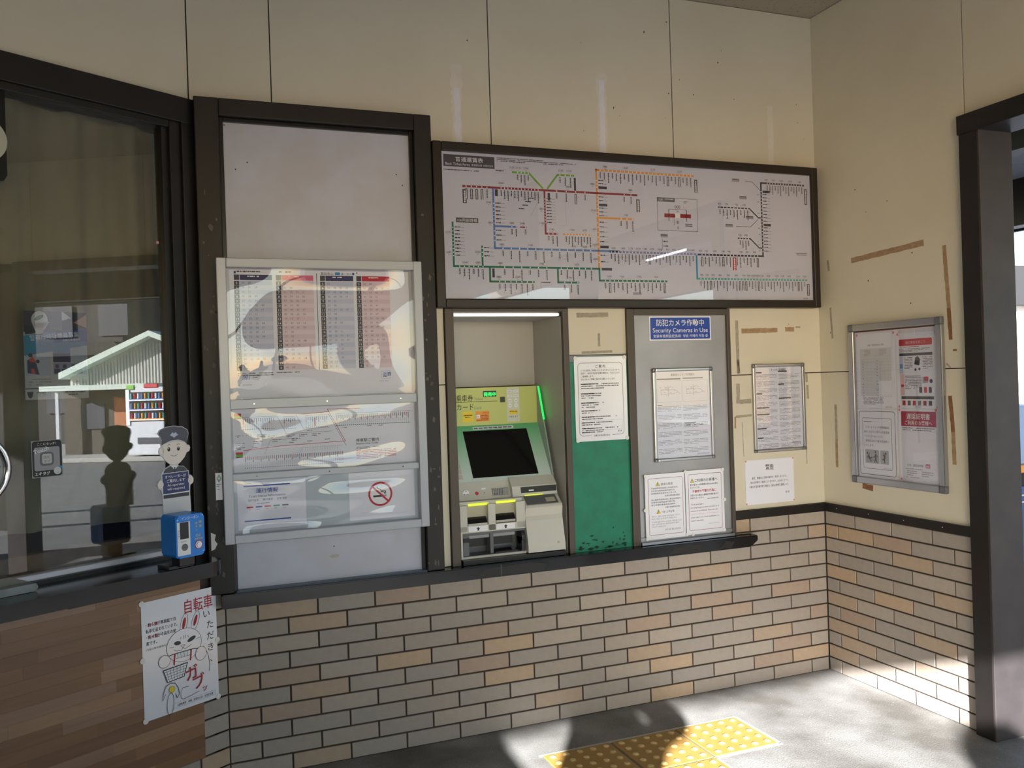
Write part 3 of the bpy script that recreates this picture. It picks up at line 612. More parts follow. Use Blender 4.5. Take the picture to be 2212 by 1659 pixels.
# blue
vline(M_skyb, -1.7725, 2.104, 2.366); hline(M_skyb, -1.776, -1.162, 2.107); hline(M_skyb, -1.770, -1.665, 2.202); hline(M_redd, -1.652, -1.620, 2.202, .005); stops(-1.735, -1.31, 2.107, 12); stops(-1.69, -1.67, 2.202, 2); stops(-1.625, -1.62, 2.202, 1)
side(-1.7725, 2.300, 2.215, 6); side(-1.7725, 2.182, 2.140, 3); fares([('1880', -1.690), ('2440', -1.640)], 2.214); fares([('1880', -1.740), ('1740', -1.605), ('1670', -1.395), ('1600', -1.340)], 2.119); fares([('2040', -1.795)], 2.300); fares([('1880', -1.790)], 2.212)
hline(mat('ink_lilac', (128, 138, 196), .5), -1.215, -.752, 2.104); stops(-1.205, -.77, 2.104, 25, big=(11,)); fares([('1530', -1.195), ('1450', -1.145), ('1370', -1.105), ('1210', -1.065), ('1140', -1.030), ('1070', -.993), ('1000', -.953), ('910', -.908), ('820', -.875), ('660', -.842), ('550', -.81), ('510', -.79), ('490', -.77)], 2.117)
P.line(M_ink, [(-.936, 2.172), (-.936, 2.126), (-.946, 2.112)], .0016); P.rrect(M_inkl, -.945, 2.178, -.905, 2.195, .003); P.small(M_ink, -.942, 2.191, -.908, .009, 1, 130, 1, 1, l=2); P.small(M_ink, -.930, 2.162, -.905, .010, 1, 131, 1, 1); P.small(M_ink, -.930, 2.140, -.905, .010, 1, 132, 1, 1)
# green
vline(M_dgrn, -1.961, 2.021, 2.215); hline(M_dgrn, -1.965, -1.266, 2.0255); vline(M_dgrn, -1.2695, 1.968, 2.03); hline(M_dgrn, -1.273, -.915, 1.972); vline(M_dgrn, -1.831, 2.03, 2.116); vline(M_dgrn, -1.7985, 1.959, 2.023); hline(M_dgrn, -1.802, -1.590, 1.962); vline(M_dgrn, -1.4765, 1.957, 2.023); hline(M_dgrn, -1.480, -1.373, 1.9615)
stops(-1.935, -1.83, 2.0255, 6); stops(-1.73, -1.53, 2.0255, 6); stops(-1.46, -1.31, 2.0255, 6); stops(-1.755, -1.60, 1.962, 7); stops(-1.445, -1.38, 1.9615, 3); stops(-1.24, -.93, 1.972, 15, big=(1, 14)); side(-1.961, 2.190, 2.070, 9); side(-1.831, 2.105, 2.070, 3); P.rect(M_slate, -1.788, 1.980, -1.777, 2.018, name='station_box')
P.rect(M_slate, -1.945, 2.213, -1.845, 2.233, name='station_box'); P.text(M_wink, '大阪', -1.942, 2.217, .012, 'l', 2); P.text(M_wink, '阿部野橋', -1.917, 2.2165, .0165, 'l', 2, width=.068)
fares([('2040', -1.910), ('1880', -1.852), ('1880', -1.750), ('1740', -1.555), ('1670', -1.382)], 2.038); fares([('2170', -1.982)], 2.165); fares([('2040', -1.982)], 2.080); fares([('1880', -1.758), ('2040', -1.670)], 1.978); fares([('1740', -1.420)], 1.978); fares([('1690', -1.220), ('1760', -1.155), ('1770', -1.065), ('1910', -.975)], 1.987); fares([('2040', -1.852)], 2.085)
P.line(M_inkl, [(-1.563, 1.965), (-1.508, 1.965), (-1.508, 1.948), (-1.563, 1.948)], .0008, closed=True); P.small(M_ink, -1.558, 1.962, -1.515, .008, 1, 140, 1, 1); P.rrect(M_inkl, -1.10, 1.908, -1.055, 1.92, .003)
# navy, cyan, teal
M_nvy2 = mat('ink_navy_line', (44, 44, 70), .5)
hline(M_nvy2, -.744, -.362, 2.102); vline(M_nvy2, -.3675, 2.10, 2.466); hline(M_nvy2, -.372, -.105, 2.462); stops(-.72, -.40, 2.102, 17, big=(0, 6, 16)); stops(-.33, -.12, 2.462, 14); side(-.3675, 2.42, 2.125, 19, big=(0, 10))
P.rect(M_red, -.546, 2.030, -.526, 2.092); P.vsmall(M_wink, -.536, 2.088, .052, .0085, 2, 33)
vline(M_cyan, -.7505, 1.984, 2.100); hline(M_teal, -.753, -.104, 1.987); stops(-.73, -.12, 1.987, 34, big=(3, 12, 13, 14, 18, 31)); P.rect(M_slate, -.106, 1.910, -.090, 1.968, name='station_box'); P.vsmall(M_wink, -.098, 1.964, .05, .0065, 2, 5); P.rect(M_slate, -.106, 2.366, -.090, 2.445, name='station_box'); P.vsmall(M_wink, -.098, 2.44, .066, .0065, 2, 6)
fares([('430', -.728), ('360', -.695), ('300', -.648), ('240', -.600), ('180', -.566), ('180', -.496), ('240', -.462), ('300', -.418)], 2.116); fares([('490', -.725), ('530', -.695), ('590', -.662), ('680', -.622), ('760', -.575), ('830', -.528), ('910', -.484), ('970', -.458), ('1030', -.430), ('1090', -.405), ('1150', -.380), ('1240', -.34), ('1320', -.29), ('1390', -.255), ('1470', -.215), ('1510', -.16), ('1550', -.12)], 2.001); fares([('830', -.335), ('970', -.292), ('1060', -.245), ('1090', -.19), ('1140', -.135)], 2.474)
P.line(M_nvy2, [(-.620, 2.333), (-.440, 2.333), (-.388, 2.290), (-.367, 2.290)], .006, name='route_line'); P.line(M_nvy2, [(-.513, 2.186), (-.440, 2.186), (-.388, 2.142), (-.367, 2.142)], .006, name='route_line'); P.line(M_inkg, [(-.46, 2.466), (-.418, 2.464), (-.372, 2.424)], .003, name='route_line'); P.line(M_inkg, [(-.520, 2.243), (-.437, 2.243), (-.392, 2.281)], .003, name='route_line')
stops(-.61, -.45, 2.333, 9); stops(-.50, -.45, 2.186, 4); fares([('850', -.612), ('790', -.572), ('730', -.515), ('670', -.47)], 2.345); fares([('430', -.50), ('430', -.465)], 2.198)
for u, v in ((-.515, 2.468), (-.475, 2.385), (-.56, 2.246), (-.44, 2.290)): P.rrect(M_inkl, u - .022, v - .008, u + .022, v + .008, .003); P.small(M_ink, u - .018, v + .005, u + .018, .008, 1, int(v * 1000), 1, 1, l=2)
for v in (2.40, 2.365, 2.31, 2.235, 2.205, 2.155, 2.125): P.text(M_ink, random.Random(int(v * 1000)).choice(('610', '550', '490', '430', '370')), -.386, v, .0085, 'c', 2, name='fare_figures')
# legend
P.line(M_slate, [(-.957, 2.364), (-.739, 2.364), (-.739, 2.211), (-.957, 2.211)], .0018, closed=True); P.rect(M_inkg, -.957, 2.346, -.861, 2.364); P.text(M_wink, '凡例', -.950, 2.350, .012, 'l', 2); P.small(M_wink, -.915, 2.360, -.87, .007, 1, 150, 1, 1, l=2)
P.rect(M_redd, -.920, 2.273, -.775, 2.291, name='route_line'); P.rect(M_wink, -.862, 2.271, -.834, 2.293, 2, 'station_mark')
for u in (-.896, -.799): P.rect(M_ink, u - .0015, 2.255, u + .0015, 2.312, 3, 'station_mark')
P.rect(M_ink, -.896, 2.311, -.799, 2.3125, name='drawn_line'); P.text(M_ink, '000', -.848, 2.316, .022, 'c'); P.text(M_red, '00', -.848, 2.298, .013, 'c'); P.text(M_ink, '駅', -.848, 2.245, .016, 'c'); P.text(M_ink, '名', -.848, 2.220, .014, 'c'); P.vsmall(M_inkg, -.868, 2.268, .03, .003, 1, 3); P.line(M_inkl, [(-.83, 2.268), (-.812, 2.245)], .001); P.small(M_ink, -.808, 2.246, -.768, .008, 2, 152, 1, 1); P.small(M_inkg, -.818, 2.352, -.785, .006, 2, 153); P.small(M_pink, -.818, 2.325, -.785, .006, 2, 154)
P.small(M_ink, -.165, 2.122, -.10, .007, 2, 155, 1, 1); P.small(M_ink, -.13, 1.898, -.085, .006, 1, 156)
P.done()
acr = G(); acr.box(-2.004, -.070, 1.886, 2.513, .050, .0515); acr.build('clear_cover', M_acry, fb)

# ------------------------------------------------------------------ ticket machine niche
nc = empty('wall_recess', FB, (-1.705, .742, 0), kind='structure')
g = G(); g.box(-1.962, -1.448, 1.815, 1.842, -.335, -.032); g.box(-1.448, -1.436, .742, 1.842, -.335, -.01); g.box(-1.974, -1.962, .742, 1.842, -.335, -.01); g.box(-1.974, -1.436, .742, 1.842, -.347, -.335); g.box(-1.974, -1.436, .70, .742, -.347, -.02)
g.build('recess_lining', M_nin, nc)
g = G(); g.box(-2.000, -1.962, .742, 1.848, -.004, .016, bev=.002); g.build('recess_frame', M_nframe, nc)
g = G(); g.box(-1.448, -1.420, .742, 1.848, -.004, .016, bev=.002); g.build('recess_frame', M_nframe, nc)
g = G(); g.box(-1.962, -1.448, 1.834, 1.848, -.004, .016, bev=.002); g.build('recess_frame', M_nframe, nc)
g = G(); g.box(-1.962, -1.448, 1.503, 1.507, -.334, -.328); g.build('seam', M_joint, nc)
lt = empty('tube_light', FB, (-1.70, 1.825, -.02), 'slim bright strip light at the top of the ticket machine recess', 'light')
g = G(); g.cyl((1.823, -.016), .0065, -1.955, -1.455, 16, 0); g.build('tube', mat('tube_glow', (236, 236, 230), .4, emit=.9), lt)
for a in (-1.962, -1.455):
    g = G(); g.box(a, a + .007, 1.814, 1.832, -.026, -.004); g.build('lamp_holder', M_black, lt)

# ------------------------------------------------------------------ ticket machine  (profile: w against v)
tm = empty('ticket_machine', FB, (-1.71, .742, -.1), 'beige railway ticket machine with dark screen and green lit edge in the wall recess', 'ticket machine')
L0, R0 = -1.955, -1.472
g = G(); g.side([(-.32, .745), (-.02, .745), (-.02, .766), (-.10, .766), (-.10, .99), (-.075, 1.008), (-.105, 1.083), (-.262, 1.325), (-.262, 1.503), (-.32, 1.503)], L0 + .004, R0 - .004); g.build('body', M_mach, tm)
M_fasc = mat('fascia_yellow_green', (196, 206, 124), .4)
g = G(); g.box(L0, R0, 1.327, 1.503, -.262, -.256, bev=.002); fa = g.build('fascia', M_fasc, tm)
# bezel: gradient green to pale along its slope
m = bpy.data.materials.new('bezel_green'); m.use_nodes = True; n = m.node_tree; b = n.nodes['Principled BSDF']; b.inputs['Roughness'].default_value = .4
tc = n.nodes.new('ShaderNodeTexCoord'); sp = n.nodes.new('ShaderNodeSeparateXYZ'); mr = n.nodes.new('ShaderNodeMapRange'); cr = n.nodes.new('ShaderNodeValToRGB')
mr.inputs[1].default_value = 1.085 - .742; mr.inputs[2].default_value = 1.327 - .742; cr.color_ramp.elements[0].color = rgb((206, 224, 220)); cr.color_ramp.elements[0].position = .1; cr.color_ramp.elements[1].color = rgb((104, 184, 132)); cr.color_ramp.elements[1].position = .95
n.links.new(tc.outputs['Object'], sp.inputs[0]); n.links.new(sp.outputs[1], mr.inputs[0]); n.links.new(mr.outputs[0], cr.inputs[0]); n.links.new(cr.outputs[0], b.inputs['Base Color']); M_bez = m
def sl(v): return -.103 - (v - 1.083) * (.262 - .105) / (1.325 - 1.083)      # w on the bezel slope
g = G(); g.side([(sl(1.083) - .004, 1.083), (sl(1.083), 1.083), (sl(1.327), 1.327), (sl(1.327) - .004, 1.327)], L0, R0); g.build('bezel', M_bez, tm)
def slope_box(g, u0, u1, v0, v1, d0, d1): g.side([(sl(v0) + d0, v0), (sl(v0) + d1, v0), (sl(v1) + d1, v1), (sl(v1) + d0, v1)], u0, u1)
g = G(); slope_box(g, -1.853, -1.536, 1.100, 1.303, 0, .0022); scr = g.build('screen', M_screen, tm)
g = G(); slope_box(g, -1.800, -1.600, 1.308, 1.320, 0, .0010); lab = g.build('instruction_strip', M_paper, tm)
g = G()
for k in range(8): slope_box(g, -1.796 + k * .024, -1.776 + k * .024, 1.311, 1.317, .0011, .0013)
sub(lab, g.build('small_print', M_inkg, tm))
for k in range(9):
    v = 1.288 - k * .0225; g = G(); slope_box(g, -1.950, -1.903 + .0003 * k, v - .0095, v + .0095, 0, .0016); kb = g.build('fare_key', mat('key_label', (196, 190, 186), .4), tm)
    if 2 < k < 6: g = G(); slope_box(g, -1.918, -1.909, v - .005, v + .005, .0017, .0019); sub(kb, g.build('key_mark', M_red, tm))
# green lit edge
g = G(); g.side([(-.254, 1.503), (-.246, 1.503), (-.098, 1.09), (-.106, 1.08), (-.256, 1.33)], R0 - .001, R0 + .006); g.build('side_trim', mat('trim_grey_green', (150, 172, 164), .4), tm)
g = G(); g.side([(-.2465, 1.500), (-.2425, 1.500), (-.186, 1.345), (-.190, 1.345)], R0 + .0005, R0 + .0075); g.build('led_strip', mat('led_green', (20, 235, 70), .4, emit=2.2), tm)
P = Print(tm, -.256)
P.text(M_ink, '乗車券', -1.876, 1.443, .034, width=.082); P.text(M_inkg, 'Ticket', -1.789, 1.444, .017); P.rect(M_ink, -1.880, 1.4365, -1.673, 1.4385, name='drawn_line')
P.text(M_ink, 'カード', -1.874, 1.402, .034, width=.082); P.text(M_inkg, 'Card', -1.789, 1.403, .017)
P.rrect(M_black, -1.744, 1.458, -1.678, 1.486, .003); P.rrect(M_black, -1.660, 1.430, -1.635, 1.456, .003)
P.rrect(M_yel, -1.847, 1.345, -1.795, 1.393, .003); P.small(M_ink, -1.843, 1.378, -1.799, .009, 1, 200, 1, 1, l=2); P.small(M_ink, -1.835, 1.368, -1.81, .006, 1, 201, 1, 1, l=2)
P.rrect(M_org, -1.783, 1.345, -1.716, 1.393, .003); P.text(M_redd, 'ICOCA', -1.748, 1.381, .010, 'l', 2); P.rrect(M_wink, -1.780, 1.360, -1.763, 1.377, .002, 2); P.text(M_red, '他', -1.7765, 1.3635, .010, 'l', 3); P.small(M_redd, -1.757, 1.375, -1.720, .008, 3, 203, 1, 1, l=2); P.small(M_redd, -1.778, 1.353, -1.722, .006, 1, 204, 1, 1, l=2)
M_pan = mat('coin_panel', (206, 212, 196), .4); P.rrect(M_pan, -1.627, 1.337, -1.5625, 1.499, .003)
for r_ in range(4):
    for c_ in range(2):
        u, v = -1.6105 + c_ * .031, 1.481 - r_ * .0225
        (P.rrect(M_wink, u - .013, v - .006, u + .013, v + .006, .002, 2) if r_ < 2 else P.disc(M_wink, u, v, .010, 2)); P.text(M_inkg, (('10000円', '5000円'), ('2000円', '1000円'), ('500円', '100円'), ('50円', '10円'))[r_][c_], u, v - .0025, .0065, 'c', 3)
P.rrect(M_yel, -1.616, 1.372, -1.572, 1.392, .002, 2); P.small(M_ink, -1.613, 1.387, -1.575, .007, 1, 205, 1, 1, l=3); P.text(M_ink, 'が使えます', -1.595, 1.357, .0095, 'c', 2)
P.done()
g = G(); vs, fs = text2d('発売中', True); x0 = min(p[0] for p in vs); x1 = max(p[0] for p in vs)
V = g.verts([(-1.741 + (x - x0) / (x1 - x0) * .060, 1.4625 + y * .0205, -.2548) for x, y in vs])
for f in fs:
    try: g.bm.faces.new([V[i] for i in f])
    except ValueError: pass
g.build('lit_characters', mat('led_text', (30, 255, 90), .4, emit=2.0), tm)
# control shelf
def shw(v): return -.069 + (1.012 - v) * .0  # front of the shelf
g = G(); g.side([(-.11, 1.085), (-.10, 1.085), (-.066, 1.012), (-.066, 1.006), (-.11, 1.006)], L0, -1.783); g.side([(-.11, 1.092), (-.10, 1.092), (-.060, 1.055), (-.052, 1.010), (-.11, 1.006)], -1.690, R0); g.side([(-.12, 1.070), (-.10, 1.070), (-.075, 1.012), (-.11, 1.006)], -1.783, -1.690)
g.build('control_shelf', M_mach, tm)
def shf(v): return -.100 + (1.085 - v) * .034 / .073
def shelf_disc(name, m_, u, v, r, h):
    g = G(); g.cyl((u, v), r, shf(v) - .012, shf(v) + h, 20); return g.build(name, m_, tm)
dsc = shelf_disc('coin_return_dial', M_wink, -1.901, 1.040, .0145, .002)
g = G()
for k in range(3): a = PI / 2 + k * 2 * PI / 3; g.cyl((-1.901 + .009 * math.cos(a), 1.040 + .009 * math.sin(a)), .0022, shf(1.04) + .002, shf(1.04) + .003, 8)
sub(dsc, g.build('dot', M_ink, tm))
shelf_disc('call_button', M_red, -1.851, 1.036, .0075, .004)
g = G(); g.cyl((-1.815, 1.036), .0018, shf(1.036) - .01, shf(1.036) + .0012, 8); g.build('indicator', M_ink, tm)
g = G(); g.box(-1.826, -1.806, 1.048, 1.058, -.095, shf(1.053) + .0015); g.build('label_plate', M_wink, tm)
g = G(); g.box(-1.775, -1.700, 1.018, 1.050, -.10, -.078); sg = g.build('speaker_panel', mat('speaker_grey', (150, 152, 152), .5), tm)
g = G()
for i in range(6):
    for j in range(5): g.cyl((-1.768 + i * .008, 1.024 + j * .0055), .0022, -.078, -.0772, 6)
sub(sg, g.build('hole', M_ink, tm))
g = G(); g.box(-1.648, -1.476, 1.024, 1.050, -.075, -.0515, bev=.001); ir = g.build('reader_window', M_black, tm)
g = G(); g.box(-1.612, -1.588, 1.031, 1.037, -.0515, -.0513); sub(ir, g.build('lettering', M_wink, tm))
# lower front
g = G(); g.box(L0, -1.660, .994, 1.010, -.06, -.020, bev=.002); g.build('lamp_lip', M_mach, tm)
for a, b, v in ((-1.914, -1.818, .996), (-1.784, -1.690, .998)):
    g = G(); g.box(a, b, v - .006, v + .006, -.025, -.0155, bev=.003); g.build('slot_lamp', mat('lamp_lime', (214, 226, 60), .4, emit=.55), tm)
g = G(); g.box(-1.634, -1.546, 1.011, 1.0155, -.055, -.046, bev=.001); g.build('slot_lamp', MATS['lamp_lime'], tm)
g = G()
for a, b, v0, v1 in ((L0, -1.922, .880, .996), (-1.826, -1.792, .880, .996), (-1.695, -1.652, .880, .996), (L0, -1.652, .876, .907), (L0, -1.946, .768, .880), (L0, -1.652, .764, .774)): g.box(a, b, v0, v1, -.10, -.004, bev=.0015)
g.build('front_panel', M_mach, tm)
M_slotin = mat('slot_inside', (176, 172, 150), .5)
for a, b, hh in ((-1.922, -1.826, .925), (-1.792, -1.695, .930)):
    g = G(); g.box(a, b, .907, .990, -.035, -.025); g.build('slot_recess', M_slotin, tm)
    g = G(); g.side([(-.028, hh + .018), (-.012, hh + .010), (-.002, hh - .008), (-.028, hh - .008)], a + .002, b - .006); g.build('ticket_slot', M_black, tm)
    g = G(); g.side([(-.028, hh - .008), (-.003, hh - .009), (-.005, hh - .018), (-.028, hh - .020)], a + .003, b - .005); g.build('slot_lip', mat('slot_lip_grey', (180, 180, 176), .4), tm)
for a, b in ((-1.918, -1.830), (-1.790, -1.703)):
    g = G(); g.box(a, b, .881, .9045, -.006, -.0035); lb = g.build('icon_label', M_wink, tm)
    c_ = (a + b) / 2; g = G(); g.prism([(c_ - .004, .884), (c_ + .004, .884), (c_ + .004, .892), (c_ + .009, .892), (c_, .900), (c_ - .009, .892), (c_ - .004, .892)], -.0035, -.0033); sub(lb, g.build('arrow_mark', M_ink, tm))
g = G(); g.box(-1.946, -1.655, .774, .878, -.10, -.085); g.box(-1.946, -1.655, .772, .776, -.09, -.006); g.box(-1.946, -1.6555, .866, .878, -.09, -.006); g.build('tray_recess', M_machg, tm)
g = G(); g.box(-1.944, -1.915, .775, .866, -.08, -.010, bev=.003); g.build('tray_cheek', M_machg, tm)
g = G(); g.box(-1.944, -1.915, .836, .854, -.010, -.006); g.build('cheek_plate', M_black, tm)
g = G(); g.cyl((.835, -.034), .032, -1.672, -1.658, 20, 0); g.box(-1.672, -1.658, .776, .835, -.066, -.006); g.build('tray_side', mat('tray_dark', (52, 55, 60), .4), tm)
for a, b in ((-1.912, -1.815), (-1.800, -1.695)):
    g = G(); g.box(a, b, .846, .862, -.05, -.028, bev=.003); g.build('return_flap', mat('flap_grey', (150, 154, 158), .3), tm)
    g = G(); g.box(a, b, .806, .840, -.083, -.06); g.build('opening', M_black, tm)
g = G(); g.box(-1.815, -1.800, .776, .866, -.08, -.02); g.build('tray_divider', M_machg, tm)
g = G(); g.side([(-.075, .776), (-.010, .776), (-.012, .782), (-.075, .792)], -1.795, -1.690); g.build('coin_dish', M_chrome, tm)
# coin block on the right
g = G(); g.side([(-.11, 1.008), (-.052, 1.008), (-.003, .972), (.002, .962), (-.006, .925), (.0, .905), (.022, .80), (.022, .768), (-.11, .768)], -1.652, R0 - .001); g.build('coin_block', M_mach, tm)
g = G(); g.side([(-.050, 1.0075), (-.006, .9755), (-.004, .9775), (-.048, 1.0095)], -1.640, -1.488); ct = g.build('coin_tray', M_machg, tm)
g = G(); g.side([(-.030, .9975), (-.012, .984), (-.010, .9865), (-.028, 1.000)], -1.545, -1.500); sub(ct, g.build('coin_slot_plate', M_slotin, tm))
g = G(); g.cyl((-1.505, .802), .006, .018, .0235, 14); g.build('lock', M_slotin, tm)
g = G(); g.box(L0, R0, .744, .7635, -.02, .024); g.build('plinth', M_black, tm)
g = G(); g.side([(-.31, 1.50), (-.262, 1.50), (-.262, 1.33), (-.10, 1.08), (-.05, 1.01), (.0, .96), (-.008, .91), (.02, .80), (.02, .745), (-.31, .745)], R0 - .002, R0 + .0005); g.build('side_panel', M_mach, tm)
# ------------------------------------------------------------------ green strip, steel panel and their notices
gp = empty('green_board', FB, (-1.268, .742, 0), 'narrow green panel with a grey top strip between ticket machine and steel panel', 'panel')
g = G(); g.box(-1.418, -1.121, .742, 1.606, -.006, .004, bev=.001); g.build('green_sheet', M_green, gp)
g = G(); g.box(-1.418, -1.121, 1.606, 1.636, -.006, .0045, bev=.001); g.build('top_strip', M_alud, gp)
g = G(); rb = random.Random(5)
for _ in range(26):
    u, v, a, b = rb.uniform(-1.39, -1.15), .75 + abs(rb.gauss(0, .035)), rb.uniform(.004, .02), rb.uniform(.002, .008); g.quad([(u - a, v, .0042), (u, v - b, .0042), (u + a, v + b * .3, .0042), (u - a * .2, v + b, .0042)])
g.build('grime', mat('grime', (10, 60, 48), .8), gp)['kind'] = 'stuff'
def tabs(parent, pts, w, r=.0085, F=FB):
    for u, v in pts:
        g = G(); g.cyl((u, v), r, w, w + .0022, 14); g.build('corner_tab', M_pinw, parent)
ob, P = sheet('guidance_notice', 'white laminated guidance notice with a rounded black outline on the green panel', 'notice', FB, -1.396, 1.243, -1.129, 1.628, .0062, M_lam, .0014)
tabs(ob, [(-1.389, 1.622), (-1.137, 1.622), (-1.388, 1.249), (-1.135, 1.249)], .0078, .0095)
P.line(M_ink, rr(-1.378, 1.268, -1.150, 1.600, .018), .0016, closed=True); P.rect(M_lam, -1.318, 1.262, -1.212, 1.274, 2); P.text(M_ink, '近畿日本鉄道株式会社', -1.265, 1.264, .0095, 'c', 3, width=.082)
P.text(M_ink, 'ご 案 内', -1.264, 1.578, .015, 'c', bold=True)
for k, t in enumerate(('いつも近鉄をご利用いただきありがとうございます。', '当駅で、係員の対応が必要な場合は、下記のとおり', 'ご連絡願います。', 'みなさまのご理解ご協力をお願いいたします。')): P.text(M_ink, t, -1.364, 1.562 - k * .0135, .0098, 'l', 2, width=(.200, .198, .066, .176)[k])
for v, n, e in ((1.506, 3, -1.17), (1.462, 3, -1.26), (1.420, 3, -1.25), (1.384, 2, -1.27), (1.356, 2, -1.185), (1.330, 2, -1.21), (1.304, 2, -1.18), (1.286, 1, -1.19)): P.small(M_inkg, -1.364, v, e, .0098, n, int(v * 1000)); P.small(M_ink, -1.366, v, -1.30, .0105, 1, int(v * 999), 1, 1)
P.line(M_inkl, [(-1.366, 1.336), (-1.160, 1.336), (-1.160, 1.292), (-1.366, 1.292)], .0008, closed=True)
P.text(M_ink, '駅 長', -1.172, 1.280, .009, 'c'); P.done()

sp_ = empty('steel_board', FB, (-.84, .73, 0), 'brushed steel panel in a brown frame to the right of the green panel', 'panel')
for a, b, c_, d_ in ((-1.123, -1.084, .742, 1.846), (-.574, -.555, .742, 1.846), (-1.084, -.574, 1.816, 1.846)):
    g = G(); g.box(a, b, c_, d_, -.004, .018, bev=.002); g.build('frame_bar', M_nframe, sp_)
g = G(); g.box(-1.085, -.573, .745, 1.817, -.004, .004); g.build('steel_sheet', M_steel, sp_)
g = G(); g.box(-1.084, -.574, .744, .757, .004, .030, bev=.001); g.build('bottom_rail', M_alu, sp_)
g = G(); g.box(-1.084, -.574, .762, .777, .004, .012, bev=.001); g.build('bottom_rail', M_alu, sp_)
ob, P = sheet('security_camera_sign', 'blue sign reading Security Cameras in Use at the top of the steel panel', 'sign', FB, -.999, 1.697, -.658, 1.811, .0045, M_wink, .001)
P.rrect(mat('sign_blue', (18, 66, 166), .35), -.993, 1.703, -.664, 1.805, .004); P.text(M_wink, '防犯カメラ作動中', -.8285, 1.768, .034, 'c', 2, width=.262, bold=True)
P.text(M_wink, 'Security Cameras in Use', -.8285, 1.735, .030, 'c', 2, width=.304); P.text(M_wink, '安装有视频监控系统', -.978, 1.712, .0155, 'l', 2, width=.150); P.text(M_wink, '방범 카메라 작동 중', -.815, 1.712, .0155, 'l', 2, width=.138); P.done()

def snap_frame(name, label, F, u0, u1, v0, v1, bw, w0, th, paper=True):
    t = empty(name, F, ((u0 + u1) / 2, v0, w0), label, 'poster frame')
    for a, b, c_, d_ in ((u0, u0 + bw, v0 + bw, v1 - bw), (u1 - bw, u1, v0 + bw, v1 - bw), (u0 + bw, u1 - bw, v1 - bw, v1), (u0 + bw, u1 - bw, v0, v0 + bw)):
        g = G(); g.box(a, b, c_, d_, w0, w0 + th, bev=min(.004, bw * .3)); g.build('frame_bar', M_alu, t)
    for a in (u0, u1 - bw):
        for c_ in (v0, v1 - bw): g = G(); g.box(a - .0005, a + bw + .0005, c_ - .0005, c_ + bw + .0005, w0, w0 + th + .0008, bev=min(.005, bw * .35)); g.build('corner_piece', M_alud, t)
    g = G(); g.box(u0 + .004, u1 - .004, v0 + .004, v1 - .004, w0, w0 + .003); g.build('backing', M_alud, t)
    return t
t1 = snap_frame('snap_frame', 'silver snap frame holding a two-column notice with line maps on the steel panel', FB, -.994, -.662, 1.125, 1.566, .016, .0045, .014)
g = G(); g.box(-.978, -.678, 1.141, 1.550, .0125, .0128); g.build('clear_cover', M_acry, t1)
ob, P = sheet('ticket_conditions_notice', 'white notice with two small line maps inside the silver frame on steel', 'notice', FB, -.979, 1.140, -.677, 1.551, .0078)
P.text(M_slate, '乗車券などのご利用案内', -.828, 1.528, .014, 'c', width=.130)
P.rect(M_slate, -.970, 1.511, -.840, 1.517); P.rect(M_inkg, -.828, 1.513, -.715, 1.518)
for a, b in ((-.970, -.835), (-.830, -.690)):
    P.line(M_inkl, [(a, 1.505), (b, 1.505), (b, 1.405), (a, 1.405)], .0008, closed=True)
    P.line(M_inkg, [(a + .02, 1.465), (a + .10, 1.462), (a + .125, 1.445)], .0012); P.line(M_inkg, [(a + .022, 1.465), (a + .022, 1.442), (a + .10, 1.445)], .0012); P.line(M_inkg, [(a + .06, 1.485), (a + .062, 1.43)], .0012); P.line(M_inkg, [(a + .04, 1.48), (a + .05, 1.465), (a + .08, 1.482)], .0012)
    for k in range(9): P.small(M_inkl, a + .015 + k * .011, 1.475 - (k % 3) * .012, a + .024 + k * .011, .005, 1, k, 1, 1)
for a, b in ((-.970, -.835), (-.830, -.690)):
    for k in range(6): P.small(M_inkl, a, 1.385 - k * .040, b - .005, .0068, 4, k * 3 + int(abs(a) * 70), .9)
P.rect(M_slate, -.970, 1.389, -.945, 1.393, 2); P.rect(M_slate, -.824, 1.300, -.762, 1.305, 2); P.small(M_ink, -.82, 1.294, -.72, .009, 1, 91, .6, 1); P.text(M_inkg, '近畿日本鉄道株式会社', -.690, 1.150, .008, 'r', width=.07); P.done()
# two laminated notices
M_dkred = mat('outline_red', (140, 30, 44), .5)
def warn_tri(P, u, v, s):
    P.poly(M_slate, [(u - s * .62, v - s * .1), (u + s * .62, v - s * .1), (u, v + s)], 1); P.poly(M_yel, [(u - s * .50, v - s * .03), (u + s * .50, v - s * .03), (u, v + s * .86)], 2); P.rect(M_ink, u - s * .05, v + s * .2, u + s * .05, v + s * .62, 3); P.rect(M_ink, u - s * .05, v + s * .05, u + s * .05, v + s * .13, 3)
ob, P = sheet('passenger_notice', 'laminated warning notice in Chinese and Korean, left of the pair on the steel panel', 'notice', FB, -1.054, .764, -.838, 1.070, .0125, M_lam, .001, 'pair of laminated notices on the steel panel')
tabs(ob, [(-1.050, 1.064), (-1.049, .770), (-1.055, .905)], .0136, .0085); P.line(M_dkred, rr(-1.036, .785, -.850, 1.050, .008), .0016, closed=True)
warn_tri(P, -.985, 1.016, .018); P.text(M_inkg, '致各位乘客', -.968, 1.016, .013, 'l'); warn_tri(P, -.985, .886, .018); P.text(M_inkg, '이용 고객님께', -.968, .886, .012, 'l')
for v, t in ((1.000, '严禁携带危险品进入车站或车内。'), (.988, '如发现可疑物品或可疑行为，'), (.976, '请通知乘务员或车站工作人员。'), (.946, '禁止攜帶危險物品進入車站或車輛內。'), (.934, '如發現可疑物品或可疑行為，'), (.922, '請立即通知乘務員或站務員。')): P.text(M_inkg, t, -1.022, v, .0085, 'l', width=.0078 * len(t) + .03)
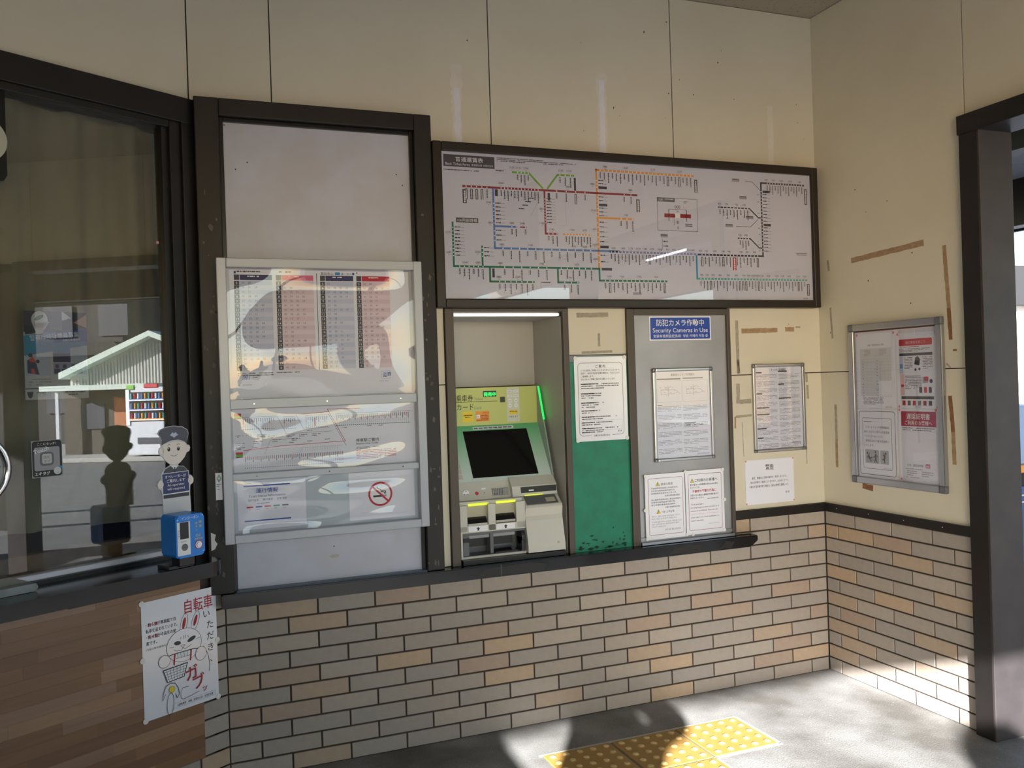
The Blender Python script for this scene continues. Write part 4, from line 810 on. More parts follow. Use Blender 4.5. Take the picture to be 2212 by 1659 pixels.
for v, t in ((.962, '近畿日本铁道株式会社'), (.908, '近畿日本鐵道株式會社')): P.text(M_inkg, t, -.866, v, .009, 'r', width=.082)
for v, t in ((.868, '역이나 열차 안에 위험물을 가지고'), (.857, '타는 것은 금지되어 있습니다.'), (.842, '수상한 물건이나 수상한 행동을 보신'), (.831, '경우 승무원이나 역무원에게 알려'), (.820, '주시기 바랍니다.')): P.text(M_inkl, t, -1.022, v, .0085, 'l', width=.0085 * len(t))
P.text(M_inkg, '긴키 닛폰 철도 주식회사', -.866, .803, .009, 'r', width=.086); P.done()
ob, P = sheet('passenger_notice', 'laminated warning notice in Japanese and English, right of the pair on the steel panel', 'notice', FB, -.834, .768, -.618, 1.074, .0125, M_lam, .001, 'pair of laminated notices on the steel panel')
tabs(ob, [(-.833, 1.071), (-.623, 1.068), (-.616, .922), (-.622, .775), (-.834, .772), (-.80, .769)], .0136, .0085); P.line(M_dkred, rr(-.818, .788, -.632, 1.055, .008), .0016, closed=True)
warn_tri(P, -.796, 1.018, .018); P.text(M_ink, 'ご利用のお客様へ', -.782, 1.019, .0165, 'l', width=.128)
P.text(M_ink, '駅や車内への危険物の持ち込みは禁止', -.808, 1.001, .0098, 'l', width=.158); P.text(M_ink, 'されています。', -.808, .988, .0098, 'l', width=.054); P.text(M_red, '不審物や不審な行為に', -.798, .968, .0145, 'l', width=.136, bold=True)
P.text(M_ink, 'お気づきの場合は乗務員や駅係員まで', -.808, .951, .0098, 'l', width=.158); P.text(M_ink, 'お知らせください。', -.808, .938, .0098, 'l', width=.076); P.text(M_ink, '近畿日本鉄道株式会社', -.650, .932, .006, 'r', width=.064)
for k, (t, m_) in enumerate((('To all passengers:', M_inkg), ('Carrying dangerous items on trains or in', M_inkg), ('stations is prohibited. If you see any', M_inkg), ('suspicious package or unusual behavior,', M_pink), ('please report it to a train conductor or a', M_inkg), ('station attendant.', M_inkg))): P.text(m_, t, -.808, .908 - k * .0155, .0105, 'l', width=min(.158, .0040 * len(t)))
P.text(M_inkl, 'Kintetsu Corporation', -.650, .812, .007, 'r'); P.done()

# frame and paper on the cream wall left of the corner
t2 = snap_frame('snap_frame', 'silver snap frame holding a plain two-column text notice on the cream wall', FB, -.428, -.112, 1.134, 1.573, .016, .001, .014)
g = G(); g.box(-.412, -.128, 1.150, 1.557, .0095, .0098); g.build('clear_cover', M_acry, t2)
ob, P = sheet('coupon_conditions_notice', 'densely printed white text notice inside the silver frame on the cream wall', 'notice', FB, -.4115, 1.1505, -.1285, 1.5565, .0045)
P.text(M_ink, 'きっぷのご利用案内', -.270, 1.538, .012, 'c', width=.088, bold=True)
for a, b, heads in ((-.405, -.280, (1.530, 1.425, 1.355, 1.322, 1.252, 1.206)), (-.272, -.142, (1.534, 1.470, 1.400))):
    for v in heads: P.rect(M_ink, a, v - .003, a + .035 + .02 * (int(v * 1000) % 3), v + .003, 2)
    v = 1.520
    while v > 1.17: P.small(M_inkl, a + .004, v, b, .0066, 4, int(v * 3000), .9); v -= .0345
P.text(M_ink, '近畿日本鉄道株式会社', -.145, 1.175, .0075, 'r', width=.055); P.done()
ob, P = sheet('warning_paper', 'plain white paper headed in bold with pink pinned corners below the wall frame', 'notice', FB, -.482, .880, -.190, 1.100, .0008, M_paper, .0008)
P.text(M_ink, '警告', -.337, 1.052, .026, 'c', bold=True); P.rect(M_ink, -.362, 1.0465, -.312, 1.048, name='drawn_line')
for k, t in enumerate(('最近、駅構内に汚物の散布が、数多くあります。', '他のお客様のご迷惑になりますので、お止めください。', '今後も不法投棄が続く場合は、直ちに警察に通報します。')): P.text(M_slate, t, -.462 + (.018, .008, 0)[k], 1.005 - k * .021, .0125, 'l', width=(.210, .232, .240)[k])
P.text(M_ink, '駅 長', -.232, .925, .011, 'c')
for u, v in ((-.478, 1.095), (-.194, 1.096), (-.479, .885), (-.194, .886)): P.disc(mat('pin_pink', (226, 120, 130), .5), u, v, .0045, 2)
P.done()

# right wall: large frame with four sheets
t3 = snap_frame('snap_frame', 'large silver frame with four sheets pinned inside on the right-hand wall', FR, .222, .775, .984, 1.747, .032, .001, .022)
g = G(); g.box(.252, .745, 1.014, 1.717, .004, .005); g.build('inner_board', mat('inner_board', (214, 214, 222), .5), t3)
g = G(); g.box(.254, .742, 1.708, 1.716, .0052, .008); g.build('top_gap', mat('gap_brown', (92, 60, 48), .6), t3)
g = G(); g.box(.253, .744, 1.015, 1.706, .0150, .0154); g.build('clear_cover', M_acry, t3)
ob, P = sheet('timetable_change_sheet', 'white sheet with a pale grey table, upper left in the large silver frame', 'notice', FR, .262, 1.346, .500, 1.698, .0055)
P.text(M_ink, '定期券・特急券発売窓口のご案内', .385, 1.640, .009, 'c', width=.10); M_tabg = mat('table_grey', (204, 207, 214), .5)
P.rect(M_tabg, .285, 1.402, .478, 1.628); 
for k in range(14): P.rect(M_inkl, .285, 1.402 + k * .0146, .478, 1.4026 + k * .0146, 2, 'drawn_line')
for u in (.305, .33, .355, .385, .41, .435, .46): P.rect(M_inkl, u, 1.402, u + .0006, 1.588, 2, 'drawn_line')
P.small(M_inkl, .312, 1.622, .352, .006, 5, 301, 1, l=2); P.small(M_inkl, .405, 1.622, .450, .006, 5, 302, 1, l=2)
for k in range(13): P.small(M_inkg, .298, 1.57 - k * .0138, .310, .007, 1, k, .8, l=3); P.small(M_inkg, .388, 1.57 - k * .0138, .400, .007, 1, k + 40, .7, l=3)
P.rect(M_paper, .400, 1.404, .478, 1.475, 3); P.small(M_inkg, .298, 1.396, .425, .006, 6, 303); P.text(M_inkg, '近畿日本鉄道', .476, 1.350, .007, 'r')
for u, v in ((.267, 1.694), (.495, 1.694)): P.disc(MATS['pin_pink'], u, v, .006, 2)
P.done()
ob, P = sheet('service_poster', 'sheet with red headline bar and small pictures, upper right in the large frame', 'poster', FR, .512, 1.350, .738, 1.688, .0055)
P.rrect(M_red, .527, 1.630, .712, 1.660, .006); P.text(M_pink, '踏切事故を防ごう', .620, 1.639, .014, 'c'); P.small(M_red, .527, 1.626, .712, .006, 1, 310); P.small(M_inkg, .527, 1.617, .700, .006, 3, 311)
P.rect(M_slate, .527, 1.585, .713, 1.597); P.rect(M_lblue, .527, 1.505, .548, 1.583); P.rect(M_pink, .530, 1.408, .552, 1.503); P.rect(M_slate, .533, 1.390, .715, 1.403)
P.rect(M_skyb, .530, 1.528, .545, 1.548, 2); P.rect(M_red, .534, 1.445, .549, 1.456, 2)
P.small(M_inkg, .555, 1.578, .602, .007, 8, 312, .9); P.small(M_inkg, .658, 1.578, .712, .007, 8, 313, .9); P.small(M_inkg, .556, 1.495, .650, .007, 9, 314, .9)
P.poly(M_slate, [(.612, 1.545), (.640, 1.540), (.645, 1.568), (.632, 1.582), (.618, 1.575)], 2); P.disc(M_slate, .618, 1.522, .006, 2); P.disc(M_slate, .640, 1.524, .006, 2)
P.rrect(M_inkl, .655, 1.462, .686, 1.490, .006, 2); P.rrect(M_red, .664, 1.472, .688, 1.490, .004, 3); P.disc(M_navy, .702, 1.470, .009, 2)
for k, m_ in enumerate((M_slate, M_red, M_slate)): P.rrect(m_, .636 + k * .026, 1.418, .652 + k * .026, 1.444, .004, 2)
for k, m_ in enumerate((M_red, M_slate, M_red, M_inkg, M_redd, M_slate)): P.rect(m_, .538 + k * .0295, 1.362, .556 + k * .0295, 1.383, 2); P.line(M_ink, [(.538 + k * .0295, 1.362), (.556 + k * .0295, 1.383)], .002, 3)
P.text(M_blue, '近畿日本鉄道', .625, 1.3525, .006, 'c')
for u, v in ((.519, 1.684), (.732, 1.682), (.519, 1.356), (.732, 1.356)): P.disc(MATS['pin_pink'], u, v, .006, 2)
P.done()
ob, P = sheet('phone_walking_notice', 'white notice with double black outline and falling-person pictograms, lower left in the large frame', 'notice', FR, .258, 1.018, .500, 1.340, .0055)
P.line(M_ink, rr(.266, 1.030, .490, 1.330, .012), .0026, closed=True); P.line(M_ink, rr(.287, 1.058, .468, 1.298, .007), .0018, closed=True); P.small(M_inkg, .296, 1.282, .345, .008, 1, 320, 1, 1)
for k, t in enumerate(('　スマートフォンや携帯電話を', '操作しながらの歩行は大変危険', 'ですからおやめください。', '　事故防止にご協力をお願い', 'いたします。')): P.text(M_slate, t, (.306 if t[0] == '　' else .296), 1.250 - k * .0215, .0125, 'l', width=(.150, .158, .120, .145, .062)[k])
M_pg = mat('pictogram_grey', (158, 160, 166), .5); P.rrect(M_pg, .300, 1.083, .388, 1.148, .004); P.rrect(M_pg, .394, 1.083, .446, 1.148, .004)
def man(P, u, v, s, pose):
    J = {'stand': [((0, .62), (0, .30), .16), ((0, .32), (-.12, 0), .09), ((0, .32), (.12, 0), .09), ((0, .58), (-.16, .34), .06), ((0, .58), (.22, .40), .06)], 'fall': [((-.12, .52), (.02, .26), .15), ((.02, .26), (.28, .34), .08), ((.02, .26), (.20, .02), .08), ((-.10, .50), (-.24, .28), .06), ((-.10, .50), (.06, .66), .06)], 'slip': [((.06, .60), (0, .30), .15), ((0, .30), (-.20, .26), .08), ((0, .30), (.02, .02), .09), ((.06, .58), (-.16, .56), .06), ((.06, .58), (-.10, .76), .06)]}[pose]
    hd = {'stand': (0, .76), 'fall': (-.18, .66), 'slip': (.13, .72)}[pose]; P.disc(M_ink, u + hd[0] * s, v + hd[1] * s, .085 * s, 3, 12, name='pictogram')
    for a, b, wd in J: P.line(M_ink, [(u + a[0] * s, v + a[1] * s), (u + b[0] * s, v + b[1] * s)], wd * s, 3, name='pictogram')
man(P, .326, 1.090, .062, 'fall'); man(P, .366, 1.088, .066, 'stand'); man(P, .420, 1.088, .064, 'slip'); P.text(M_inkl, '近畿日本鉄道', .460, 1.062, .008, 'r'); P.done()
ob, P = sheet('delay_certificate_notice', 'notice with crimson heading band about delay certificates, lower right in the large frame', 'notice', FR, .512, 1.018, .742, 1.344, .0055)
M_crim = mat('crimson_band', (168, 32, 74), .45); P.rect(M_crim, .527, 1.268, .722, 1.335); P.text(M_wink, '遅延証明書', .624, 1.302, .028, 'c', 2, width=.130, bold=True); P.text(M_wink, 'ご利用のお客様へ', .624, 1.276, .021, 'c', 2, width=.152, bold=True)
P.small(M_inkg, .533, 1.262, .715, .009, 2, 330, .95, .9); P.text(M_inkg, '近鉄　遅延証明書', .555, 1.088, .012, 'l', width=.09); P.rrect(mat('search_rose', (206, 96, 130), .5), .658, 1.085, .683, 1.103, .003); P.text(M_wink, '検索', .6705, 1.0895, .009, 'c', 2)
P.small(M_inkl, .545, 1.078, .705, .008, 1, 331, 1); P.small(M_inkl, .552, 1.068, .610, .009, 3, 332, 1); P.small(M_inkl, .635, 1.068, .700, .009, 3, 333, 1); P.small(M_inkl, .547, 1.040, .68, .008, 1, 334)
for u, v in ((.518, 1.340), (.722, 1.342), (.520, 1.026), (.734, 1.022)): P.disc(MATS['pin_pink'], u, v, .006, 2)
P.done()

# ------------------------------------------------------------------ old tape and filler marks on the walls
M_tape = mat('tape_residue', (176, 152, 122), .8, noise=.6, scale=45, col2=(142, 112, 82)); M_tape2 = mat('tape_residue_grey', (176, 170, 156), .8, noise=.6, scale=60, col2=(144, 134, 118)); M_tape3 = mat('tape_residue_brown', (150, 104, 70), .7, noise=.5, scale=40, col2=(118, 82, 54))
def strip(parent, u0, v0, u1, v1, wd, m, w, seed, name='tape_residue', jag=.12):
    r = random.Random(seed); a, b = Vector((u0, v0)), Vector((u1, v1)); d = b - a; L = d.length; d.normalize(); nn = Vector((-d.y, d.x)); n = max(4, int(L / .018)); g = G(); lo, hi = [], []
    for k in range(n + 1):
        t = a + d * L * k / n; lo.append(t - nn * wd * .5 * (1 + r.uniform(-jag, jag))); hi.append(t + nn * wd * .5 * (1 + r.uniform(-jag, jag)))
    V = g.verts([(p.x, p.y, w) for p in lo]); W = g.verts([(p.x, p.y, w) for p in hi])
    for k in range(n): g.bm.faces.new([V[k], V[k + 1], W[k + 1], W[k]])
    return g.build(name, m, parent)
for i, (a, b, c_, d_, wd, m_) in enumerate(((-.478, 1.738, -.330, 1.740, .024, M_tape), (-.330, 1.739, -.262, 1.741, .022, M_tape), (-.215, 1.744, -.160, 1.744, .022, M_tape), (-.505, 1.790, -.503, 1.530, .018, M_tape2), (-.503, 1.600, -.500, 1.530, .014, M_tape), (-.508, 1.480, -.510, 1.382, .020, M_tape2), (-.500, 1.390, -.432, 1.392, .022, M_tape2), (-.528, 1.318, -.432, 1.322, .012, M_tape2), (-.530, 1.318, -.531, 1.262, .010, M_tape), (-.150, 1.755, -.120, 1.755, .010, M_tape2), (-.092, 1.52, -.09, 1.475, .014, M_tape2), (-.088, 1.46, -.086, 1.39, .014, M_tape2), (-.108, 1.30, -.105, 1.06, .006, M_tape2),
        (-1.372, 1.818, -1.210, 1.820, .022, M_tape2), (-1.262, 1.735, -1.262, 1.675, .012, M_tape2), (-1.352, 1.648, -1.195, 1.651, .011, M_tape2), (-.49, 1.29, -.487, 1.12, .004, M_tape2))): strip(wb, a, b, c_, d_, wd, m_, .0006, i)
for i, (a, b, c_, d_, wd, m_) in enumerate(((.238, 2.060, .678, 2.078, .026, M_tape), (.785, 2.050, .800, 1.780, .020, M_tape), (.800, 1.780, .806, 1.645, .020, M_tape3), (.815, 1.600, .835, 1.600, .008, M_tape3), (.793, 1.406, .803, 1.250, .020, M_tape3), (.803, 1.250, .806, 1.112, .020, M_tape), (.076, 2.085, .082, 2.030, .016, M_tape2), (.084, 1.845, .094, 1.690, .013, M_tape2), (.100, 1.360, .100, 1.185, .017, M_tape2), (.100, 1.185, .098, 1.045, .017, M_tape), (.268, .968, .336, .962, .026, M_tape3), (.78, 1.545, .80, 1.525, .008, M_tape2))): strip(wr, a, b, c_, d_, wd, m_, .0006, 50 + i)
M_fill = mat('white_filler', (226, 226, 236), .7, noise=.5, scale=20, col2=(216, 215, 222)); M_fill2 = mat('grey_filler', (219, 215, 208), .7, noise=.5, scale=18, col2=(212, 206, 192))
strip(wb, -1.910, 2.905, -1.912, 2.56, .046, M_fill2, .0006, 80, 'filler_patch', .25); strip(wb, -1.909, 2.80, -1.910, 2.56, .026, M_fill, .0009, 81, 'filler_patch', .3)
strip(wb, -1.208, 2.935, -1.209, 2.56, .050, M_fill2, .0006, 82, 'filler_patch', .2); strip(wb, -1.208, 2.90, -1.209, 2.56, .028, M_fill, .0009, 83, 'filler_patch', .2); strip(wb, -.266, 2.86, -.270, 2.55, .034, M_fill2, .0006, 84, 'filler_patch', .2)
rb = random.Random(77); M_spot = mat('wall_spot', (92, 78, 58), .8)
for k in range(34):
    f, pa = (FB, wb) if k % 3 else (FR, wr)
    u, v = (rb.uniform(-1.9, -.05), rb.choice((rb.uniform(2.6, 3.3), rb.uniform(2.6, 3.3), rb.uniform(1.0, 1.8)))) if k % 3 else (rb.uniform(.05, .85), rb.uniform(.95, 2.6))
    if k % 3 and v < 1.86 and u < -.545: u = rb.uniform(-.54, -.05)
    a = rb.uniform(.0015, .0045); g = G(); g.bm.faces.new(g.verts([(u + a * math.cos(q * PI / 4) * rb.uniform(.6, 1.3), v + a * math.sin(q * PI / 4) * rb.uniform(.6, 1.6), .0007) for q in range(8)])); g.build('wall_spot', M_spot, pa)
# ================================================================== THINGS ON AND BEHIND THE WINDOW WALL
ct = empty('ticket_counter', FL, (-.4, .85, .1), 'black stone counter with a rounded end under the ticket office window', 'counter')
g = G(); n_ = 10
pts = [(-2.6, -.03), (-.048, -.03), (-.048, .025), (-.03, .03), (-.03, .10)] + [(-.09 - .0 + .06 * math.cos(a) * 1.0, .14 + .06 * math.sin(a)) for a in [PI / 2 * k / 6 for k in range(7)]] + [(-2.6, .20)]
a_ = g.verts([(p[0], .852, p[1]) for p in pts]); b_ = g.verts([(p[0], .904, p[1]) for p in pts]); g.bm.faces.new(a_); g.bm.faces.new(b_[::-1])
for i in range(len(pts)): g.bm.faces.new([a_[i], a_[(i + 1) % len(pts)], b_[(i + 1) % len(pts)], b_[i]])
g.build('slab', M_stone, ct)
g = G(); g.box(-.60, -.06, .842, .853, -.006, .17); g.build('underside_batten', M_dark, ct)
ob = empty('coin_tray', FL, (-.85, .905, .05), 'pale rounded change tray on the black counter at the window', 'tray')
g = G(); g.prism(rr(-1.10, .905, -.655, .93, .01), -.03, .09); bmesh.ops.bevel(g.bm, geom=g.bm.edges[:], offset=.004, segments=2, affect='EDGES'); g.build('tray_base', mat('tray_pale', (150, 158, 160), .35, noise=.4, scale=15, col2=(128, 134, 136)), ob)
g = G(); g.prism([(-1.10, .93), (-.665, .93), (-.72, .955), (-1.10, .96)], -.03, .045); g.build('tray_scoop', mat('tray_scoop', (120, 116, 110), .4), ob)
# curtain
M_curt = mat('curtain_cloth', (166, 161, 146), .85, noise=.3, scale=3, col2=(152, 146, 130), bump=.15, bscale=120)
g = G(); nx, ny = 150, 60; vs = []
for j in range(ny + 1):
    v = 1.06 + (2.56 - 1.06) * j / ny
    for i in range(nx + 1):
        s_ = i / nx; u = -1.90 + 1.86 * s_
        low = max(0, (1.42 - v) / .36) ** 1.5
        ph = u * 26 + 9 * low * (u + .9) + .8 * math.sin(u * 7)
        wv = -.120 + .018 * math.sin(ph) + .010 * math.sin(u * 61 + 1.3 * low * 4) + .006 * math.sin(v * 2 + u * 15)
        wv -= .012 * low
        vv = v - .055 * low * (math.sin((u + .1) * 3.2) * .5 + .5) + (.02 * math.sin(u * 17) * max(0, (v - 2.45) / .1))
        vs.append((u, vv, wv - .02))
V = g.verts(vs)
for j in range(ny):
    for i in range(nx): k = j * (nx + 1) + i; g.bm.faces.new([V[k], V[k + 1], V[k + nx + 2], V[k + nx + 1]])
cu_ = g.build('curtain', M_curt, None, FL, (-.9, 2.55, -.14), smooth=True); tag(cu_, 'grey-beige curtain drawn closed behind the ticket office glass', 'curtain')
# recruitment poster inside the glass
ob, P = sheet('recruitment_poster', 'blue recruitment poster with small photographs taped inside the office window', 'poster', FL, -.616, 1.518, -.404, 1.818, -.0455, mat('poster_pale', (206, 208, 220), .5), .001)
U = lambda x: -.616 + .212 * x; Vv = lambda y: 1.518 + .300 * y
P.poly(M_skyb, [(U(0), Vv(.49)), (U(0), Vv(.72)), (U(1), Vv(.82)), (U(1), Vv(.62))], 2); P.poly(M_cyan, [(U(0), Vv(.49)), (U(0), Vv(.72)), (U(.25), Vv(.745)), (U(.2), Vv(.55))], 3); P.poly(M_blue, [(U(.45), Vv(.64)), (U(.5), Vv(.77)), (U(1), Vv(.82)), (U(1), Vv(.66))], 3)
P.text(M_wink, '警察庁技術職員募集', U(.09), Vv(.665), .021, 'l', 4, rot=.10, width=.165, bold=True); P.text(M_wink, '令和６年度採用', U(.60), Vv(.66), .009, 'l', 4, rot=.10)
P.rect(M_slate, U(0), Vv(.76), U(1), Vv(1), 1); P.poly(M_ink, [(U(.02), Vv(.73)), (U(.18), Vv(.75)), (U(.12), Vv(.83)), (U(.02), Vv(.84))], 2)
P.disc(M_paper, U(.25), Vv(.90), .027, 2, ry=.030); P.poly(M_paper, [(U(.13), Vv(.86)), (U(.40), Vv(.88)), (U(.28), Vv(.745)), (U(.20), Vv(.74))], 2); P.disc(M_dgrn, U(.24), Vv(.925), .017, 3, ry=.006, rot=.5); P.disc(M_teal, U(.24), Vv(.925), .012, 4, ry=.003, rot=.5)
P.poly(M_machg, [(U(.42), Vv(.80)), (U(.60), Vv(.78)), (U(.60), Vv(1)), (U(.44), Vv(1))], 2); P.poly(M_wink, [(U(.60), Vv(.90)), (U(.75), Vv(.93)), (U(.62), Vv(1)), (U(.60), Vv(1))], 2); P.poly(mat('poster_skin', (196, 156, 150), .5), [(U(.78), Vv(.88)), (U(1), Vv(.82)), (U(1), Vv(.98)), (U(.92), Vv(.94))], 3); P.poly(M_ink, [(U(.64), Vv(.86)), (U(.78), Vv(.90)), (U(.70), Vv(.93))], 3)
P.rect(M_lblue, U(.02), Vv(.27), U(.40), Vv(.50), 2); P.rect(M_navy, U(.44), Vv(.42), U(.72), Vv(.54), 2); P.rect(M_skyb, U(.44), Vv(.52), U(.72), Vv(.60), 3); P.rect(M_lblue, U(.74), Vv(.42), U(.98), Vv(.60), 2); P.rect(mat('poster_lilac', (150, 156, 206), .5), U(.44), Vv(.28), U(.98), Vv(.41), 2)
for x in (.50, .62, .76, .86): P.disc(M_slate, U(x), Vv(.375), .007, 3); P.rect(M_navy, U(x) - .010, Vv(.29), U(x) + .010, Vv(.345), 3)
P.disc(M_ink, U(.09), Vv(.50), .007, 3); P.poly(M_navy, [(U(.04), Vv(.30)), (U(.04), Vv(.44)), (U(.12), Vv(.48)), (U(.18), Vv(.40)), (U(.22), Vv(.28))], 3); P.poly(mat('vest_orange', (214, 84, 44), .5), [(U(.06), Vv(.44)), (U(.12), Vv(.49)), (U(.18), Vv(.42)), (U(.10), Vv(.42))], 4); P.poly(MATS['vest_orange'], [(U(.10), Vv(.29)), (U(.16), Vv(.29)), (U(.14), Vv(.35)), (U(.10), Vv(.35))], 4); P.disc(M_ink, U(.20), Vv(.43), .006, 3)
P.rect(M_tabg, U(0), Vv(.13), U(1), Vv(.255), 2); P.small(M_inkl, U(.05), Vv(.235), U(.40), .009, 3, 400, l=3); P.rect(M_red, U(.80), Vv(.19), U(.85), Vv(.205), 3); P.rect(M_inkl, U(.89), Vv(.17), U(.96), Vv(.225), 3)
P.rect(M_slate, U(0), Vv(.118), U(.62), Vv(.130), 3); P.rect(mat('poster_foot', (214, 216, 216), .5), U(0), Vv(0), U(1), Vv(.11), 2); P.poly(M_slate, [(U(.02), Vv(.09)), (U(.12), Vv(.09)), (U(.10), Vv(.03)), (U(.07), Vv(.015)), (U(.04), Vv(.03))], 3); P.text(M_inkl, '警察庁', U(.16), Vv(.04), .018, 'l', 3); P.small(M_inkg, U(.62), Vv(.085), U(.95), .009, 2, 401, l=3); P.done()
# contactless sticker
ob, P = sheet('touch_sticker', 'black square tap-here sticker with grey centre stuck on the window glass', 'sticker', FL, -.608, 1.255, -.507, 1.380, -.0355, mat('sticker_edge', (150, 152, 156), .4), .0008)
P.rrect(M_ink, -.606, 1.257, -.509, 1.378, .009); P.rrect(mat('sticker_grey', (150, 150, 160), .45), -.600, 1.278, -.516, 1.357, .006, 2); P.rrect(M_machg, -.582, 1.294, -.536, 1.340, .012, 3); P.rrect(mat('sticker_pale', (190, 192, 196), .5), -.575, 1.301, -.543, 1.334, .006, 4); P.text(M_machg, '改札', -.559, 1.318, .012, 'c', 5); P.text(M_machg, 'タグ', -.559, 1.304, .012, 'c', 5)
P.text(M_wink, 'ここにタッチ！', -.558, 1.364, .010, 'c', 3); P.text(M_wink, 'Touch', -.600, 1.334, .020, 'l', 5, rot=.28, bold=True); P.text(M_wink, 'エキタグ', -.600, 1.263, .014, 'l', 3, bold=True, width=.050); P.disc(mat('dot_pale', (200, 206, 210), .5), -.525, 1.274, .013, 3); P.disc(M_cyan, -.515, 1.285, .006, 2); P.done()
# small red stain on glass, chrome talk-through ring, round pale disc on its dark plate
g = G(); g.cyl((-.128, 2.095), .006, -.0358, -.0350, 10); tag(g.build('round_sticker', mat('pink_dot', (206, 150, 150), .6), None, FL), 'tiny pink round sticker high on the window glass', 'sticker')
rg = empty('speaking_ring', FL, (-.80, 1.30, -.03), 'chrome speaking ring set into the ticket window glass', 'speaking ring')
g = G(); g.torus((-.80, 1.30), .113, .013, -.028); g.build('chrome_rim', M_chrome, rg, smooth=True)
g = G(); g.cyl((-.80, 1.30), .105, -.036, -.030, 36); pl = g.build('perforated_plate', mat('plate_grey', (150, 150, 150), .4, metal=.4), rg)
g = G()
for k in range(60):
    a = k * 2.4; r_ = .012 * math.sqrt(k); g.cyl((-.80 + r_ * math.cos(a), 1.30 + r_ * math.sin(a)), .004, -.030, -.0296, 6)
h = g.build('hole', M_ink, rg); h['kind'] = 'stuff'; sub(pl, h)
dk = empty('wall_clock', FL, (-.74, 2.3, -.03), 'dark hanging plate with a pale round dial at the edge of the window', 'clock')
g = G(); g.prism([(-.82, 2.215), (-.675, 2.235), (-.663, 2.255), (-.663, 2.54), (-.82, 2.54)], -.034, -.012); g.build('plate', M_black, dk)
g = G(); g.cyl((-.735, 2.362), .072, -.012, -.004, 32); g.build('dial', mat('dial_pale', (176, 180, 168), .5), dk)

# station attendant cut-out and the blue intercom on the counter
co = empty('attendant_cutout', FL, (-.205, 1.10, .16), 'flat cut-out of a smiling uniformed station attendant holding a blue sign', 'cut-out')
W0, W1 = .158, .1615
head = [(-.258, 1.335), (-.256, 1.362), (-.268, 1.385), (-.262, 1.396), (-.235, 1.406), (-.205, 1.409), (-.172, 1.404), (-.152, 1.392), (-.148, 1.378), (-.155, 1.352), (-.156, 1.338), (-.147, 1.336), (-.143, 1.326), (-.148, 1.314), (-.158, 1.309), (-.166, 1.294), (-.184, 1.276), (-.193, 1.270), (-.192, 1.265), (-.172, 1.262), (-.158, 1.248), (-.153, 1.230), (-.142, 1.226), (-.134, 1.214), (-.137, 1.200), (-.148, 1.190), (-.150, 1.168), (-.148, 1.096), (-.256, 1.096), (-.257, 1.160), (-.262, 1.184), (-.272, 1.190), (-.278, 1.204), (-.270, 1.218), (-.260, 1.222), (-.258, 1.243), (-.247, 1.258), (-.226, 1.268), (-.224, 1.272), (-.240, 1.284), (-.252, 1.300), (-.262, 1.308), (-.267, 1.318), (-.264, 1.332)]
g = G(); g.prism(head, W0, W1); bo = g.build('board', mat('cutout_white', (206, 208, 214), .4), co)
P = Print(co, W1)
M_uni = mat('uniform_grey', (76, 80, 92), .5); M_face = mat('cartoon_face', (232, 224, 222), .4); M_cap = mat('cap_grey', (84, 88, 104), .5)
P.poly(M_face, [(-.250, 1.335), (-.252, 1.315), (-.245, 1.293), (-.228, 1.276), (-.208, 1.270), (-.186, 1.277), (-.168, 1.293), (-.158, 1.315), (-.158, 1.345), (-.205, 1.352), (-.248, 1.345)], 1, 'face'); P.disc(M_face, -.255, 1.322, .009, 1, ry=.012, name='face'); P.disc(M_face, -.152, 1.323, .007, 1, ry=.011, name='face')
P.poly(M_cap, [(-.256, 1.342), (-.254, 1.362), (-.266, 1.385), (-.258, 1.396), (-.235, 1.404), (-.205, 1.407), (-.174, 1.402), (-.154, 1.391), (-.150, 1.377), (-.156, 1.354), (-.156, 1.338), (-.166, 1.350), (-.190, 1.358), (-.222, 1.356), (-.242, 1.348)], 2, 'cap'); P.poly(M_lblue, [(-.222, 1.375), (-.212, 1.386), (-.206, 1.381), (-.200, 1.386), (-.190, 1.375), (-.198, 1.372), (-.206, 1.366), (-.214, 1.372)], 3, 'badge')
for x in (-.228, -.191): P.disc(M_ink, x, 1.326, .0055, 3, ry=.0075, name='eye'); P.disc(M_wink, x - .001, 1.329, .0018, 4, name='eye_highlight'); P.line(M_ink, [(x - .006, 1.340), (x, 1.343), (x + .007, 1.341)], .0016, 3, name='eyebrow')
P.line(M_slate, [(-.221, 1.306), (-.216, 1.302), (-.208, 1.3005), (-.200, 1.302), (-.195, 1.306)], .0014, 3, name='mouth'); P.disc(M_pink, -.209, 1.315, .003, 3, ry=.0015, name='nose')
P.poly(M_uni, [(-.252, 1.242), (-.246, 1.256), (-.224, 1.266), (-.208, 1.256), (-.192, 1.263), (-.172, 1.260), (-.160, 1.248), (-.156, 1.240)], 2, 'jacket'); P.poly(M_wink, [(-.218, 1.265), (-.208, 1.248), (-.198, 1.263), (-.208, 1.268)], 3, 'collar'); P.poly(M_slate, [(-.210, 1.262), (-.206, 1.262), (-.204, 1.246), (-.208, 1.241), (-.212, 1.246)], 4, 'tie')
M_sgn = mat('sign_navy', (52, 62, 116), .45); P.poly(M_wink, [(-.259, 1.242), (-.153, 1.244), (-.151, 1.168), (-.257, 1.166)], 3, 'held_sign_edge'); P.poly(M_sgn, [(-.257, 1.240), (-.155, 1.242), (-.153, 1.171), (-.255, 1.169)], 4, 'held_sign')
P.text(M_wink, 'オペレーターが', -.206, 1.224, .0125, 'c', 5, width=.082, bold=True); P.text(M_wink, 'ご案内します', -.205, 1.209, .0125, 'c', 5, width=.070, bold=True); P.text(M_wink, 'An operator', -.205, 1.195, .0125, 'c', 5, width=.066); P.text(M_wink, 'will respond.', -.204, 1.181, .0125, 'c', 5, width=.070)
